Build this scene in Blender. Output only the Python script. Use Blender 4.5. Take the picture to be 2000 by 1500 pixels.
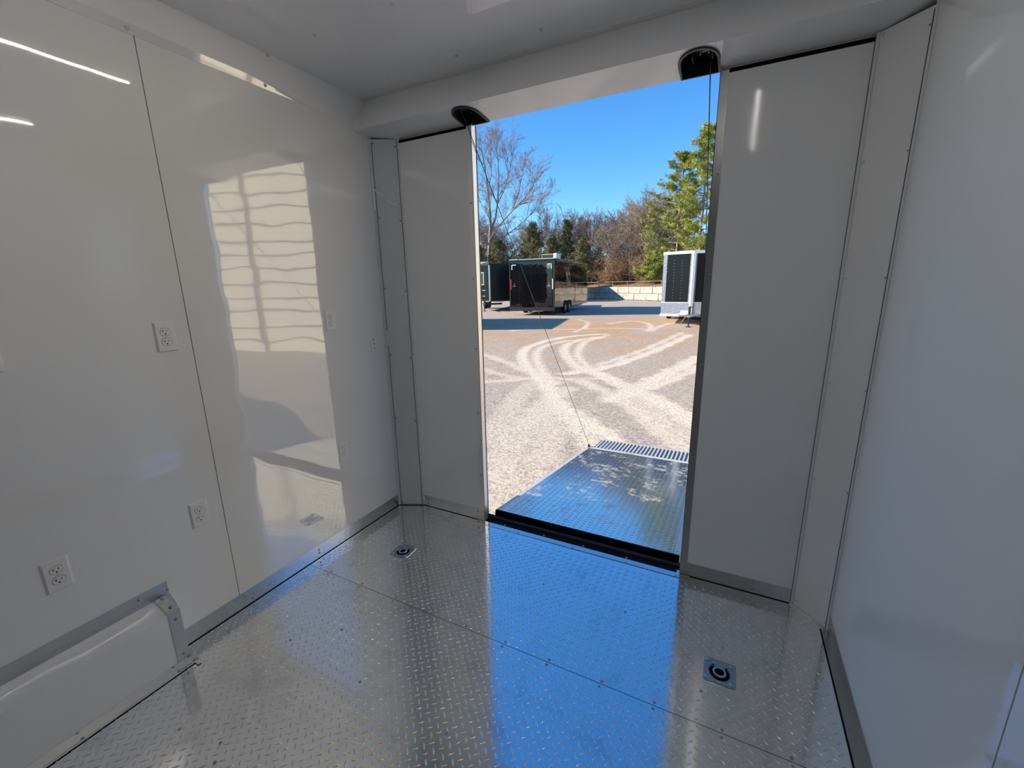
import bpy, bmesh, math, random
import numpy as np
from mathutils import Vector, Matrix
R = math.radians
# ------------------------------------------------------------------ clean
for o in list(bpy.data.objects): bpy.data.objects.remove(o, do_unlink=True)
scn = bpy.context.scene
COL = scn.collection
rng = np.random.default_rng(7)
random.seed(7)
# ------------------------------------------------------------------ camera
CAM = np.array([1.9589, -2.1156, 1.4840])
RX, RY, RZ = R(76.8683), R(1.0159), R(27.0852)
FPX = 832.0
cam = bpy.data.cameras.new('camera'); camo = bpy.data.objects.new('camera', cam); COL.objects.link(camo)
camo.location = CAM; camo.rotation_euler = (RX, RY, RZ)
cam.sensor_fit = 'HORIZONTAL'; cam.sensor_width = 36.0; cam.lens = FPX/2000*36
cam.clip_start = .02; cam.clip_end = 600
scn.camera = camo
_M = np.array(Matrix.Rotation(RZ,3,'Z') @ Matrix.Rotation(RY,3,'Y') @ Matrix.Rotation(RX,3,'X'))
def at(u, v, Y):
    """world point at distance plane y=Y seen at photo pixel (used to plan distances of outdoor things)"""
    w = _M @ np.array([(u-1000)/FPX, -(v-750)/FPX, -1.0])
    return CAM + w*(Y-CAM[1])/w[1]
# ------------------------------------------------------------------ light
SUN_EL = R(28); SUN_H = (0.917, 0.400)          # horizontal travel direction of the sunlight
world = bpy.data.worlds.new('world'); scn.world = world; world.use_nodes = True
wn = world.node_tree; wn.nodes.clear()
sky = wn.nodes.new('ShaderNodeTexSky'); sky.sky_type = 'NISHITA'; sky.sun_disc = False
sky.sun_elevation = SUN_EL; sky.sun_rotation = math.atan2(-SUN_H[0], -SUN_H[1])
sky.altitude = 300; sky.air_density = 1.0; sky.dust_density = .1; sky.ozone_density = 3.0
hs = wn.nodes.new('ShaderNodeHueSaturation'); hs.inputs['Saturation'].default_value = 1.22
hs.inputs['Hue'].default_value = .498
bg = wn.nodes.new('ShaderNodeBackground'); bg.inputs['Strength'].default_value = .152
wo = wn.nodes.new('ShaderNodeOutputWorld')
tn = wn.nodes.new('ShaderNodeMix'); tn.data_type = 'RGBA'; tn.blend_type = 'MULTIPLY'; tn.inputs['Factor'].default_value = 1.0
tn.inputs['B'].default_value = (.97, 1.29, 1.53, 1)      # white balance of the photograph's sky
wn.links.new(sky.outputs[0], hs.inputs['Color']); wn.links.new(hs.outputs[0], tn.inputs['A']); wn.links.new(tn.outputs['Result'], bg.inputs[0]); wn.links.new(bg.outputs[0], wo.inputs[0])
sun = bpy.data.lights.new('sun', 'SUN'); suno = bpy.data.objects.new('sun', sun); COL.objects.link(suno)
sun.energy = 7.8; sun.angle = R(.53); sun.color = (1.0, .875, .69)
suno.rotation_euler = Vector((SUN_H[0]*math.cos(SUN_EL), SUN_H[1]*math.cos(SUN_EL), -math.sin(SUN_EL))).to_track_quat('-Z','Y').to_euler()
suno.location = (-20, -10, 30)
scn.view_settings.view_transform = 'Standard'; scn.view_settings.look = 'None'
scn.view_settings.exposure = 0.16; scn.view_settings.gamma = 1.0
scn.view_settings.use_curve_mapping = False
LED_STRENGTH = 27.0
# ------------------------------------------------------------------ materials
def mat(name, col=(.8,.8,.8), rough=.5, metal=0.0, ior=1.5, spec=None):
    m = bpy.data.materials.new(name); m.use_nodes = True
    b = m.node_tree.nodes['Principled BSDF']
    b.inputs['Base Color'].default_value = (*col, 1); b.inputs['Roughness'].default_value = rough
    b.inputs['Metallic'].default_value = metal; b.inputs['IOR'].default_value = ior
    return m
def N(m, t, **k):
    n = m.node_tree.nodes.new(t)
    for a, v in k.items(): setattr(n, a, v)
    return n
def L(m, a, b): m.node_tree.links.new(a, b)
def P(m): return m.node_tree.nodes['Principled BSDF']
def coords(m, kind='Object'):
    return N(m, 'ShaderNodeTexCoord').outputs[kind]
def noise(m, vec, scale, detail=4, rough=.55):
    n = N(m, 'ShaderNodeTexNoise'); n.inputs['Scale'].default_value = scale
    n.inputs['Detail'].default_value = detail; n.inputs['Roughness'].default_value = rough
    L(m, vec, n.inputs['Vector']); return n
def ramp(m, fac, stops):
    r = N(m, 'ShaderNodeValToRGB'); els = r.color_ramp.elements
    while len(els) < len(stops): els.new(.5)
    for e, (p, c) in zip(els, stops):
        e.position = p; e.color = (*c, 1) if len(c) == 3 else c
    L(m, fac, r.inputs[0]); return r
def vary(m, scale, c0, c1, lo=.35, hi=.65, detail=4):
    n = noise(m, coords(m), scale, detail); r = ramp(m, n.outputs['Fac'], [(lo, c0), (hi, c1)])
    L(m, r.outputs[0], P(m).inputs['Base Color']); return n
def bump(m, height, dist, strength=1.0):
    b = N(m, 'ShaderNodeBump'); b.inputs['Strength'].default_value = strength; b.inputs['Distance'].default_value = dist
    L(m, height, b.inputs['Height']); L(m, b.outputs[0], P(m).inputs['Normal']); return b
def gloss_panel(name, col, wav=.0011, rough=.035, ior=2.3, stretch=(1,1,1)):
    m = mat(name, col, rough, 0, ior)
    mp = N(m, 'ShaderNodeMapping'); mp.inputs['Scale'].default_value = stretch
    L(m, coords(m), mp.inputs[0])
    n = noise(m, mp.outputs[0], 2.6, 1.5, .4); bump(m, n.outputs['Fac'], wav)
    return m
M = {}
M['panel'] = gloss_panel('white_gloss_panel', (.90,.90,.89), ior=1.62)
M['panel_left'] = gloss_panel('white_gloss_wall_panel', (.91,.905,.88), wav=.0022, stretch=(1,1,1.8))
M['panel_rear'] = gloss_panel('white_gloss_rear_panel', (.88,.89,.895), rough=.08, ior=1.5)
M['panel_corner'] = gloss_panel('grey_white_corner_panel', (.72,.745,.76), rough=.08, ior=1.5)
M['ceiling'] = gloss_panel('white_gloss_ceiling', (.95,.95,.95), wav=.0006, rough=.05, ior=1.7)
M['lip'] = gloss_panel('glossy_white_lip', (.88,.87,.85), wav=.0002, rough=.04, ior=2.9)
M['bead'] = mat('white_vinyl_bead', (.8,.8,.8), .35)
M['caulk'] = mat('white_caulk', (.96,.96,.96), .4)
M['white_plastic'] = mat('white_plastic', (.86,.85,.83), .35)
M['dark_gap'] = mat('dark_gap', (.008,.008,.008), .95, 0, 1.15)
M['bead_shade_grey'] = mat('grey_bead_shadow', (.13,.135,.14), .8)  # shade beside the edge beads, put into a grey colour
M['black_plastic'] = mat('black_plastic', (.014,.014,.015), .4)
M['black_paint'] = mat('black_steel_paint', (.010,.010,.011), .6)
M['satin_black'] = mat('satin_black_skin', (.006,.006,.007), .25, 0, 1.35)
M['backing'] = mat('plywood_backing', (.02,.02,.02), .9)
def metal(name, col, rough, nscale=0, dr=.1):
    m = mat(name, col, rough, 1.0)
    if nscale:
        n = noise(m, coords(m), nscale, 5)
        r = ramp(m, n.outputs['Fac'], [(.35, (rough,)*3), (.75, (rough+dr,)*3)])
        L(m, r.outputs[0], P(m).inputs['Roughness'])
    return m
M['plate'] = metal('polished_tread_plate', (.84,.845,.84), .075, 3.0, .07)
_n = noise(M['plate'], coords(M['plate']), 5.5, 8, .7); _r = ramp(M['plate'], _n.outputs['Fac'], [(.30,(.74,.745,.75)), (.46,(.94,.945,.94))]); L(M['plate'], _r.outputs[0], P(M['plate']).inputs['Base Color'])
M['tread'] = metal('tread_bar_metal', (.80,.80,.80), .12)
M['alu'] = metal('mill_aluminium_trim', (.64,.64,.63), .19, 9, .06)
M['jamb'] = metal('brushed_jamb_aluminium', (.85,.84,.82), .36)
M['alu_matte'] = mat('weathered_matte_aluminium', (.66,.66,.65), .5, .25)
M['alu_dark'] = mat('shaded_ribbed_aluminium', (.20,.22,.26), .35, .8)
M['alu_bright'] = metal('bright_aluminium_trim', (.80,.80,.79), .14)
M['zinc'] = metal('blue_zinc_plated_steel', (.42,.55,.66), .26, 30, .15)
M['screw'] = metal('steel_screw', (.36,.36,.37), .35)
M['screw_white'] = mat('white_screw', (.62,.62,.62), .4)
M['cable'] = metal('steel_cable', (.16,.15,.14), .4)
# aluminium of the ramp: dusty boot prints over bright plate
m = metal('dusty_ramp_plate', (.70,.71,.71), .13)
co = coords(m)
n1 = noise(m, co, 3.2, 6, .65); n2 = noise(m, co, 15, 4, .7)
mul = N(m, 'ShaderNodeMath', operation='MULTIPLY'); L(m, n1.outputs['Fac'], mul.inputs[0]); L(m, n2.outputs['Fac'], mul.inputs[1])
dm = ramp(m, mul.outputs[0], [(.27, (0,0,0)), (.36, (.55,.55,.55))])
ds = N(m, 'ShaderNodeBsdfDiffuse'); ds.inputs[0].default_value = (.62,.57,.5,1)
mx = N(m, 'ShaderNodeMixShader'); L(m, dm.outputs[0], mx.inputs[0]); L(m, P(m).outputs[0], mx.inputs[1]); L(m, ds.outputs[0], mx.inputs[2])
L(m, mx.outputs[0], m.node_tree.nodes['Material Output'].inputs['Surface'])
M['ramp_plate'] = m
m = mat('led_diffuser', (1,1,1), .4); P(m).inputs['Emission Color'].default_value = (1,.94,.85,1); P(m).inputs['Emission Strength'].default_value = LED_STRENGTH
M['led'] = m
# outdoors
m = mat('gravel_yard', (.4,.36,.32), .95)
att = N(m, 'ShaderNodeAttribute', attribute_name='track'); att2 = N(m, 'ShaderNodeAttribute', attribute_name='clay'); co = coords(m)
big = noise(m, co, .7, 5, .6); peb = noise(m, co, 26, 6, .75); fine = N(m, 'ShaderNodeTexVoronoi'); fine.inputs['Scale'].default_value = 42; L(m, co, fine.inputs['Vector'])
base = ramp(m, peb.outputs['Fac'], [(.33, (.22,.19,.165)), (.5, (.50,.425,.35)), (.68, (.80,.68,.56))])
lt = ramp(m, peb.outputs['Fac'], [(.3, (.58,.49,.37)), (.5, (.90,.775,.60))])
cl = ramp(m, peb.outputs['Fac'], [(.3, (.34,.19,.085)), (.62, (.70,.43,.21))])
def mixc(m, f, a, b, clampf=None):
    x = N(m, 'ShaderNodeMix', data_type='RGBA'); L(m, f, x.inputs['Factor']); L(m, a, x.inputs['A']); L(m, b, x.inputs['B']); return x.outputs['Result']
clf = N(m, 'ShaderNodeMath', operation='MULTIPLY'); L(m, att2.outputs['Fac'], clf.inputs[0])
bigr = ramp(m, big.outputs['Fac'], [(.30, (0,0,0)), (.58, (1,1,1))]); L(m, bigr.outputs[0], clf.inputs[1])
c1 = mixc(m, clf.outputs[0], base.outputs[0], cl.outputs[0])
trn = N(m, 'ShaderNodeMath', operation='MULTIPLY_ADD'); trn.use_clamp = True
L(m, att.outputs['Fac'], trn.inputs[0]); pr_ = ramp(m, peb.outputs['Fac'], [(.32, (.35,)*3), (.55, (1.0,)*3)]); L(m, pr_.outputs[0], trn.inputs[1]); trn.inputs[2].default_value = 0
c2 = mixc(m, trn.outputs[0], c1, lt.outputs[0])
spk = ramp(m, noise(m, co, 75, 3, .6).outputs['Fac'], [(.36, (.42,.42,.44)), (.50, (1,1,1))])
sm = N(m, 'ShaderNodeMix', data_type='RGBA', blend_type='MULTIPLY'); sm.inputs['Factor'].default_value = .8; L(m, c2, sm.inputs['A']); L(m, spk.outputs[0], sm.inputs['B'])
L(m, sm.outputs['Result'], P(m).inputs['Base Color']); bump(m, peb.outputs['Fac'], .02, .8)
M['gravel'] = m
m = mat('leaf_litter', (.2,.13,.07), .95); vary(m, 3, (.12,.085,.05), (.30,.19,.10)); M['litter'] = m
m = mat('concrete_block', (.6,.55,.47), .9); vary(m, 2.2, (.30,.28,.25), (.60,.54,.45), .3, .7, 7); M['concrete'] = m
m = mat('bark_grey', (.2,.17,.14), .9); vary(m, 1.5, (.17,.14,.12), (.36,.30,.26)); M['bark'] = m
m = mat('twig_brown', (.3,.2,.13), .9); vary(m, .5, (.20,.145,.10), (.36,.25,.16)); M['twig'] = m
m = mat('brush_brown', (.3,.2,.12), .9); vary(m, .7, (.23,.14,.075), (.40,.27,.15)); M['brush'] = m
m = mat('pine_needles', (.2,.25,.05), .6); vary(m, 1.1, (.15,.20,.04), (.46,.46,.08)); M['pine'] = m
m = mat('cedar_foliage', (.1,.12,.04), .7); vary(m, 1.2, (.075,.085,.028), (.27,.23,.085)); M['cedar'] = m
M['gloss_black'] = gloss_panel('gloss_black_skin', (.006,.006,.008), wav=.004, rough=.03, ior=1.5)
M['gloss_white'] = mat('gloss_white_trim', (.80,.80,.80), .3)
M['rubber'] = mat('tyre_rubber', (.018,.018,.018), .8)
M['rim'] = metal('wheel_rim', (.5,.5,.5), .3)
M['red'] = mat('red_lens', (.55,.04,.03), .3)
M['yellow'] = mat('yellow_green_print', (.55,.55,.08), .5)
M['glass'] = mat('dark_window_glass', (.02,.022,.025), .03, 0, 1.6)
M['vent'] = mat('beige_grille', (.42,.40,.22), .6)
M['tan'] = mat('tan_stone_guard', (.55,.50,.43), .5)
m = mat('checker_alu', (.24,.275,.33), .40, .3); vo = N(m, 'ShaderNodeTexVoronoi'); vo.inputs['Scale'].default_value = 22; L(m, coords(m), vo.inputs['Vector']); bump(m, vo.outputs['Distance'], .01); M['checker'] = m
m = mat('cream_siding', (.90,.80,.61), .55); M['siding'] = m
M['groove'] = mat('siding_shadow_gap', (.22,.19,.15), .9)
# ------------------------------------------------------------------ object helpers
def link(o, parent=None):
    COL.objects.link(o)
    if parent is not None: o.parent = parent
    return o
def tag(o, label=None, cat=None, group=None, kind=None):
    if label: o['label'] = label
    if cat: o['category'] = cat
    if group: o['group'] = group
    if kind: o['kind'] = kind
    return o
def thing(name, label, cat, loc=(0,0,0), rz=0, group=None, kind=None):
    o = bpy.data.objects.new(name, None); o.empty_display_size = .1; o.location = loc; o.rotation_euler = (0,0,rz)
    link(o); return tag(o, label, cat, group, kind)
class B:
    """collects simple shapes into one mesh"""
    def __init__(s): s.bm = bmesh.new()
    def box(s, lo, hi):
        x0,y0,z0 = lo; x1,y1,z1 = hi
        v = [s.bm.verts.new(p) for p in ((x0,y0,z0),(x1,y0,z0),(x1,y1,z0),(x0,y1,z0),(x0,y0,z1),(x1,y0,z1),(x1,y1,z1),(x0,y1,z1))]
        for f in ((0,3,2,1),(4,5,6,7),(0,1,5,4),(1,2,6,5),(2,3,7,6),(3,0,4,7)): s.bm.faces.new([v[i] for i in f])
        return s
    def poly_prism(s, pts, vec):
        """pts: closed 3-D outline, extruded by vec"""
        a = [s.bm.verts.new(p) for p in pts]; vec = Vector(vec); b = [s.bm.verts.new(Vector(p)+vec) for p in pts]; n = len(pts)
        s.bm.faces.new(a[::-1]); s.bm.faces.new(b)
        for i in range(n): s.bm.faces.new((a[i], a[(i+1)%n], b[(i+1)%n], b[i]))
        return s
    def tube(s, pts, r, n=8, cap=True):
        pts = [Vector(p) for p in pts]; rings = []; rr = r if isinstance(r, (list,tuple)) else [r]*len(pts)
        up = None
        for i, p in enumerate(pts):
            d = (pts[min(i+1,len(pts)-1)]-pts[max(i-1,0)]).normalized()
            if up is None: up = d.orthogonal().normalized()
            else: up = (up - d*up.dot(d)).normalized()
            w = d.cross(up)
            rings.append([s.bm.verts.new(p + (up*math.cos(2*math.pi*k/n)+w*math.sin(2*math.pi*k/n))*rr[i]) for k in range(n)])
        for a, b in zip(rings, rings[1:]):
            for k in range(n): s.bm.faces.new((a[k], a[(k+1)%n], b[(k+1)%n], b[k]))
        if cap: s.bm.faces.new(rings[0][::-1]); s.bm.faces.new(rings[-1])
        return s
    def lathe(s, prof, c, axis, n=20):
        """prof: list of (radius, height along axis)"""
        ax = Vector(axis).normalized(); u = ax.orthogonal().normalized(); w = ax.cross(u); c = Vector(c); rings = []
        for r, h in prof:
            if r < 1e-6: rings.append([s.bm.verts.new(c+ax*h)])
            else: rings.append([s.bm.verts.new(c+ax*h+(u*math.cos(2*math.pi*k/n)+w*math.sin(2*math.pi*k/n))*r) for k in range(n)])
        for a, b in zip(rings, rings[1:]):
            for k in range(n):
                q = [a[k%len(a)], a[(k+1)%len(a)], b[(k+1)%len(b)], b[k%len(b)]]
                q2 = []; [q2.append(x) for x in q if x not in q2]
                if len(q2) > 2: s.bm.faces.new(q2)
        return s
    def torus(s, c, axis, R_, r, n=28, k=8, ux=None, sx=1.0):
        ax = Vector(axis).normalized(); u = Vector(ux) if ux else ax.orthogonal().normalized(); w = ax.cross(u); c = Vector(c)
        pts = [c+u*math.cos(2*math.pi*i/n)*R_*sx+w*math.sin(2*math.pi*i/n)*R_ for i in range(n)]
        rings = []
        for i in range(n):
            d = ((pts[i]-c).normalized())
            rings.append([s.bm.verts.new(pts[i]+(d*math.cos(2*math.pi*j/k)+ax*math.sin(2*math.pi*j/k))*r) for j in range(k)])
        for i in range(n):
            a, b = rings[i], rings[(i+1)%n]
            for j in range(k): s.bm.faces.new((a[j], a[(j+1)%k], b[(j+1)%k], b[j]))
        return s
    def bevel(s, w, seg=2):
        bmesh.ops.bevel(s.bm, geom=list(s.bm.edges), offset=w, segments=seg, affect='EDGES', profile=.5, clamp_overlap=True); return s
    def done(s, name, material, parent=None, smooth=False, off=None, loc=None, rot=None):
        bmesh.ops.recalc_face_normals(s.bm, faces=s.bm.faces)
        me = bpy.data.meshes.new(name); s.bm.to_mesh(me); s.bm.free()
        if smooth:
            for p in me.polygons: p.use_smooth = True
            if smooth == 'auto': me.set_sharp_from_angle(angle=R(35))
        me.materials.append(M[material] if isinstance(material, str) else material)
        o = bpy.data.objects.new(name, me); link(o, parent)
        if off is not None: o.location = tuple(-x for x in off)
        if loc is not None: o.location = loc
        if rot is not None: o.rotation_euler = rot
        return o
def np_mesh(name, V, F, material):
    V = np.asarray(V, dtype=np.float32); F = np.asarray(F, dtype=np.int32)
    me = bpy.data.meshes.new(name); k = F.shape[1]
    me.vertices.add(len(V)); me.vertices.foreach_set('co', V.ravel())
    me.loops.add(F.size); me.loops.foreach_set('vertex_index', F.ravel())
    me.polygons.add(len(F)); me.polygons.foreach_set('loop_start', np.arange(0, F.size, k, dtype=np.int32))
    me.update(calc_edges=True); me.validate()
    me.materials.append(M[material]); return me
# ------------------------------------------------------------------ shared fastener meshes
def screw_mesh(name, r, h, material):
    b = B(); b.lathe([(r,0),(r*.96,h*.45),(r*.6,h*.9),(r*.32,h),(r*.28,h*.55),(0,h*.5)], (0,0,0), (0,0,1), 12)
    o = b.done(name, material, smooth=True); me = o.data; bpy.data.objects.remove(o); return me
SC = {'steel': screw_mesh('screw', .0055, .0032, 'screw'), 'white': screw_mesh('screw', .0075, .003, 'screw_white'), 'big': screw_mesh('screw', .009, .004, 'screw')}
def screw(p, n, parent, kind='steel', off=(0,0,0)):
    o = bpy.data.objects.new('screw', SC[kind]); link(o, parent)
    o.location = Vector(p)-Vector(off); o.rotation_mode = 'QUATERNION'; o.rotation_quaternion = Vector((0,0,1)).rotation_difference(Vector(n)); return o

# ================================================================== THE TRAILER ROOM
W, H = 2.445, 2.513
YF = -6.4                         # front wall
BLX, BLY, BRX, BRY = .160, .076, .122, .121
DL, DR, ZT = .6530, 1.8295, 2.3113
SEAM = -1.169
# --- floor
b = B(); b.box((-.07, YF-.06, -.13), (W+.07, -.004, -.006)); fl = b.done('floor', 'backing')
tag(fl, 'shiny aluminium tread plate trailer floor reflecting the blue sky', 'floor', kind='structure')
FS = -.800                         # sheet joint across the floor
plates = []
for lo, hi in ((YF, FS-.0012), (FS+.0012, -.006)):
    b = B(); b.box((-.0, lo, -.0055), (W, hi, 0)); plates.append(b.done('floor_plate', 'plate', fl))
# diamond treads: square lattice of bars at -45 deg with a second lattice at +45 deg in the centres
PT = .0384
def tread_template(l=.0145, w=.0039, h=.0016):
    out = [(-l,0),(-l*.45,-w*.72),(0,-w),(l*.45,-w*.72),(l,0),(l*.45,w*.72),(0,w),(-l*.45,w*.72)]
    V = [(x,y,-.0003) for x,y in out]+[(x*.74,y*.42,h) for x,y in out]
    F = [(i,(i+1)%8,8+(i+1)%8,8+i) for i in range(8)] + [(8,9,10,15),(10,11,14,15),(11,12,13,14)]
    return np.array(V), np.array(F)
TV, TF = tread_template()
def tread_lattice(x0, x1, y0, y1, ph):
    A = []
    i0, i1 = math.floor((x0-ph[0])/PT)-1, math.ceil((x1-ph[0])/PT)+1
    j0, j1 = math.floor((y0-ph[1])/PT)-1, math.ceil((y1-ph[1])/PT)+1
    for i in range(i0, i1+1):
        for j in range(j0, j1+1):
            for h, a in ((0,-math.pi/4),(.5,math.pi/4)):
                x, y = ph[0]+(i+h)*PT, ph[1]+(j+h)*PT
                if x0+.013 < x < x1-.013 and y0+.011 < y < y1-.011: A.append((x,y,a))
    return np.array(A)
def tread_stuff(A):
    c, s = np.cos(A[:,2]), np.sin(A[:,2])
    X = TV[None,:,0]*c[:,None]-TV[None,:,1]*s[:,None]+A[:,0,None]
    Y = TV[None,:,0]*s[:,None]+TV[None,:,1]*c[:,None]+A[:,1,None]
    Z = np.broadcast_to(TV[None,:,2], X.shape)
    V = np.stack([X,Y,Z],-1).reshape(-1,3); F = (TF[None]+ (np.arange(len(A))*len(TV))[:,None,None]).reshape(-1,4)
    return V, F
tread_me = np_mesh('tread', TV, TF, 'tread')
RINGS = [((.391, -.480), R(4)), ((2.035, -.551), R(0))]
vis_list = []
for pi, (y0, y1) in enumerate(((-3.6, FS), (FS, -.056))):
    A = tread_lattice(.006, W-.028, y0, y1, (1.0188, -1.2011) if pi == 0 else (1.028, -1.190))
    keep = np.ones(len(A), bool)
    for (rx, ry), _ in RINGS: keep &= ~((abs(A[:,0]-rx) < .072) & (abs(A[:,1]-ry) < .072))
    keep &= ~((A[:,0] < .135) & (A[:,1] < -1.41))
    keep &= ~((A[:,0] < BLX+.03) & (A[:,1] > -BLY*(1-A[:,0]/BLX)-.02)); keep &= ~((A[:,0] > W-BRX-.03) & (A[:,1] > -.02-(A[:,0]-W+BRX)))
    A = A[keep]; vis_list.append(A)
# the 300 treads that show largest become pieces of their own
allA = np.concatenate([np.c_[a, np.full(len(a), k)] for k, a in enumerate(vis_list)])
rel = np.c_[allA[:,:2], np.zeros(len(allA))]-CAM
loc = rel @ _M
px = 1000+FPX*loc[:,0]/-loc[:,2]; py = 750-FPX*loc[:,1]/-loc[:,2]
inside = (loc[:,2] < 0) & (px > 0) & (px < 2000) & (py > 0) & (py < 1500)
dist = np.where(inside, np.linalg.norm(rel, axis=1), 1e9)
order = np.argsort(dist); near = np.zeros(len(allA), bool); near[order[:300]] = True
for k in (0, 1):
    sel = allA[:,3] == k
    for x, y, a, _ in allA[sel & near]:
        o = bpy.data.objects.new('tread', tread_me); link(o, plates[k]); o.location = (x, y, 0); o.rotation_euler = (0,0,a)
    V, F = tread_stuff(allA[sel & ~near])
    o = bpy.data.objects.new('tread_pattern', np_mesh('tread_pattern', V, F, 'tread')); link(o, plates[k]); tag(o, kind='stuff')
for x, y in [(1.020,-.787),(1.018,-.813),(1.219,-.787),(1.218,-.813),(1.420,-.787),(1.419,-.813),(1.636,-.787),(1.634,-.815),(1.830,-.787),(1.829,-.815),(.161,-.787),(.385,-.787),(.612,-.787),(.811,-.787),(.160,-.812),(.385,-.812),(.612,-.812),(.811,-.812),(2.05,-.787),(2.05,-.815),(2.25,-.787),(2.25,-.815)]:
    screw((x,y,.0), (0,0,1), plates[1 if y > FS else 0])
for x, y in [(1.225,-.384),(1.637,-.393),(.820,-.39),(.533,-1.048),(.802,-1.201),(1.216,-1.212),(2.046,-.415),(1.977,-.664),(.374,-1.612),(.552,-1.576),(.375,-1.188),(1.62,-1.2),(.15,-.39),(.60,-1.62),(2.0,-1.2)]:
    screw((x,y,.0), (0,0,1), plates[1 if y > FS else 0])
# --- ceiling
b = B(); b.box((-.07, YF-.06, H), (W+.07, .16, H+.09)); ce = b.done('ceiling', 'backing')
tag(ce, 'glossy white panelled trailer ceiling with small screws', 'ceiling', kind='structure')
for lo, hi in ((YF, -2.442), (-2.438, -.02)):
    b = B(); b.box((.0, lo, H-.004), (W, hi, H)); b.done('ceiling_panel', 'ceiling', ce)
for x in (.310, .727, 1.150, 1.57, 1.99):
    for y in (-.226, -.650, -1.06, -1.47, -1.88): screw((x,y,H-.004), (0,0,-1), ce, 'white')
b = B(); b.poly_prism([(0,-.128,H-.004),(0,-.128,H-.009),(0,-.094,H-.016),(0,-.094,H-.004)], (W,0,0)); b.done('ceiling_edge_strip', 'bead', ce)
for y0 in (-.83, -.86):
    x = .815 if y0 == -.83 else 1.975
    t = thing('led_strip_light', 'thin white LED strip light on the ceiling %s' % ('nearer the left wall' if x < 1 else 'nearer the right wall'), 'light', (x, y0, H-.004))
    b = B(); b.box((-.016,-1.25,-.008), (.016,0,0)); b.done('housing', 'bead', t)
    b = B(); b.box((-.0045,-1.24,-.013), (.0045,-.01,-.008)); b.done('diffuser', 'led', t)
# --- left wall
b = B(); b.box((-.07, YF-.06, -.006), (-.005, .06, H)); wl = b.done('wall_left', 'backing')
tag(wl, 'glossy white panelled left trailer wall with outlets and mirrored door', 'wall', kind='structure')
ZP = 2.358
ys = [YF, -4.79, -3.60, -2.39, SEAM, -BLY]
for y0, y1 in zip(ys, ys[1:]):
    b = B(); b.box((-.005, y0+.0016, 0), (0, y1-(.0016 if y1 < -.1 else 0), ZP+.02)); b.done('wall_panel', 'panel_left', wl)
for y0, y1 in ((YF, -3.05), (-3.047, -.09)):
    b = B(); b.box((-.005, y0, ZP+.02), (.0045, y1, H-.004)); b.done('upper_panel', 'panel', wl)
b = B(); b.poly_prism([(0,YF,ZP),(.0025,YF,ZP),(.0100,YF,ZP+.030),(0,YF,ZP+.030)], (0, -.165-YF, 0)); st = b.done('upper_lip', 'lip', wl)
for y in (-1.188, -.688, -1.69, -2.19): screw((.006,y,ZP+.014), (1,0,-.25), wl, 'white')
for y in (-.656, -1.16, -1.66): screw((.0045,y,H-.010), (1,0,0), wl, 'white')
# --- right wall
b = B(); b.box((W+.005, YF-.06, -.006), (W+.07, .06, H)); wr = b.done('wall_right', 'backing')
tag(wr, 'plain glossy white right trailer wall tinted blue by skylight', 'wall', kind='structure')
ys = [YF, -4.83, -3.62, -2.41, -1.207, -BRY]
for y0, y1 in zip(ys, ys[1:]):
    b = B(); b.box((W, y0+.0022, 0), (W+.005, y1-(.0022 if y1 < -.2 else 0), H-.004)); b.done('wall_panel', 'panel', wr)
# --- front wall (behind the viewer)
b = B(); b.box((-.07, YF-.06, -.006), (W+.07, YF, H)); wf = b.done('wall_front', 'panel_rear')
tag(wf, 'white front trailer wall behind the viewer', 'wall', kind='structure')
# --- rear wall: frame behind, panels, corner bevels
b = B()
b.box((-.07,.06,-.12), (.06,.16,H)); b.box((W-.06,.06,-.12), (W+.07,.16,H))
b.box((-.07,.0065,-.006), (DL-.004,.030,2.306)); b.box((DR+.004,.0065,-.006), (W+.07,.030,2.306))
b.box((-.07,.030,2.375), (W+.07,.16,H))
wb = b.done('wall_rear', 'dark_gap')
tag(wb, 'white rear trailer wall around the open ramp doorway', 'wall', kind='structure')
b = B(); b.box((BLX-.004,0,0), (DL-.030,.006,2.288)); b.done('rear_panel', 'panel_rear', wb)
b = B(); b.box((DR+.030,0,0), (W-BRX+.004,.006,2.288)); b.done('rear_panel', 'panel_rear', wb)
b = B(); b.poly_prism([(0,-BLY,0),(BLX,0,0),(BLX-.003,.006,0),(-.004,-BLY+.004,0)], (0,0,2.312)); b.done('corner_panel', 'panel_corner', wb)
b = B(); b.poly_prism([(W-BRX,0,0),(W,-BRY,0),(W+.004,-BRY+.004,0),(W-BRX+.003,.006,0)], (0,0,2.312)); b.done('corner_panel', 'panel_rear', wb)
def bead(p, z0, z1, r=.0045, name='edge_bead'):
    b = B(); b.tube([(p[0],p[1],z0),(p[0],p[1],z1)], r, 8); return b.done(name, 'bead', wb, smooth='auto')
bead((.004,-BLY-.001), .004, 2.330); bead((.012,-BLY+.0045), .004, 2.326, .0035); bead((BLX-.003,-.003), .004, 2.312)
bead((W-BRX+.002,-.004), .004, 2.312, .0062); bead((W-.003,-BRY-.001), .004, 2.335)
for z in (2.300,1.898,1.484,1.068,.643,.030):
    u = .014; screw((W-BRX+u*.71+.004, -u*.71-.001, z), (-.7,-.7,0), wb, 'white')
    screw((W-.012, -BRY+.009, min(z+.02,2.28)-.02), (-.7,-.7,0), wb).scale = (.55,.55,.8)
    screw((.026, -BLY+.011, z-.01), (.42,-.9,0), wb); screw((BLX-.020, -.0105, z-.03), (.42,-.9,0), wb)
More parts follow.
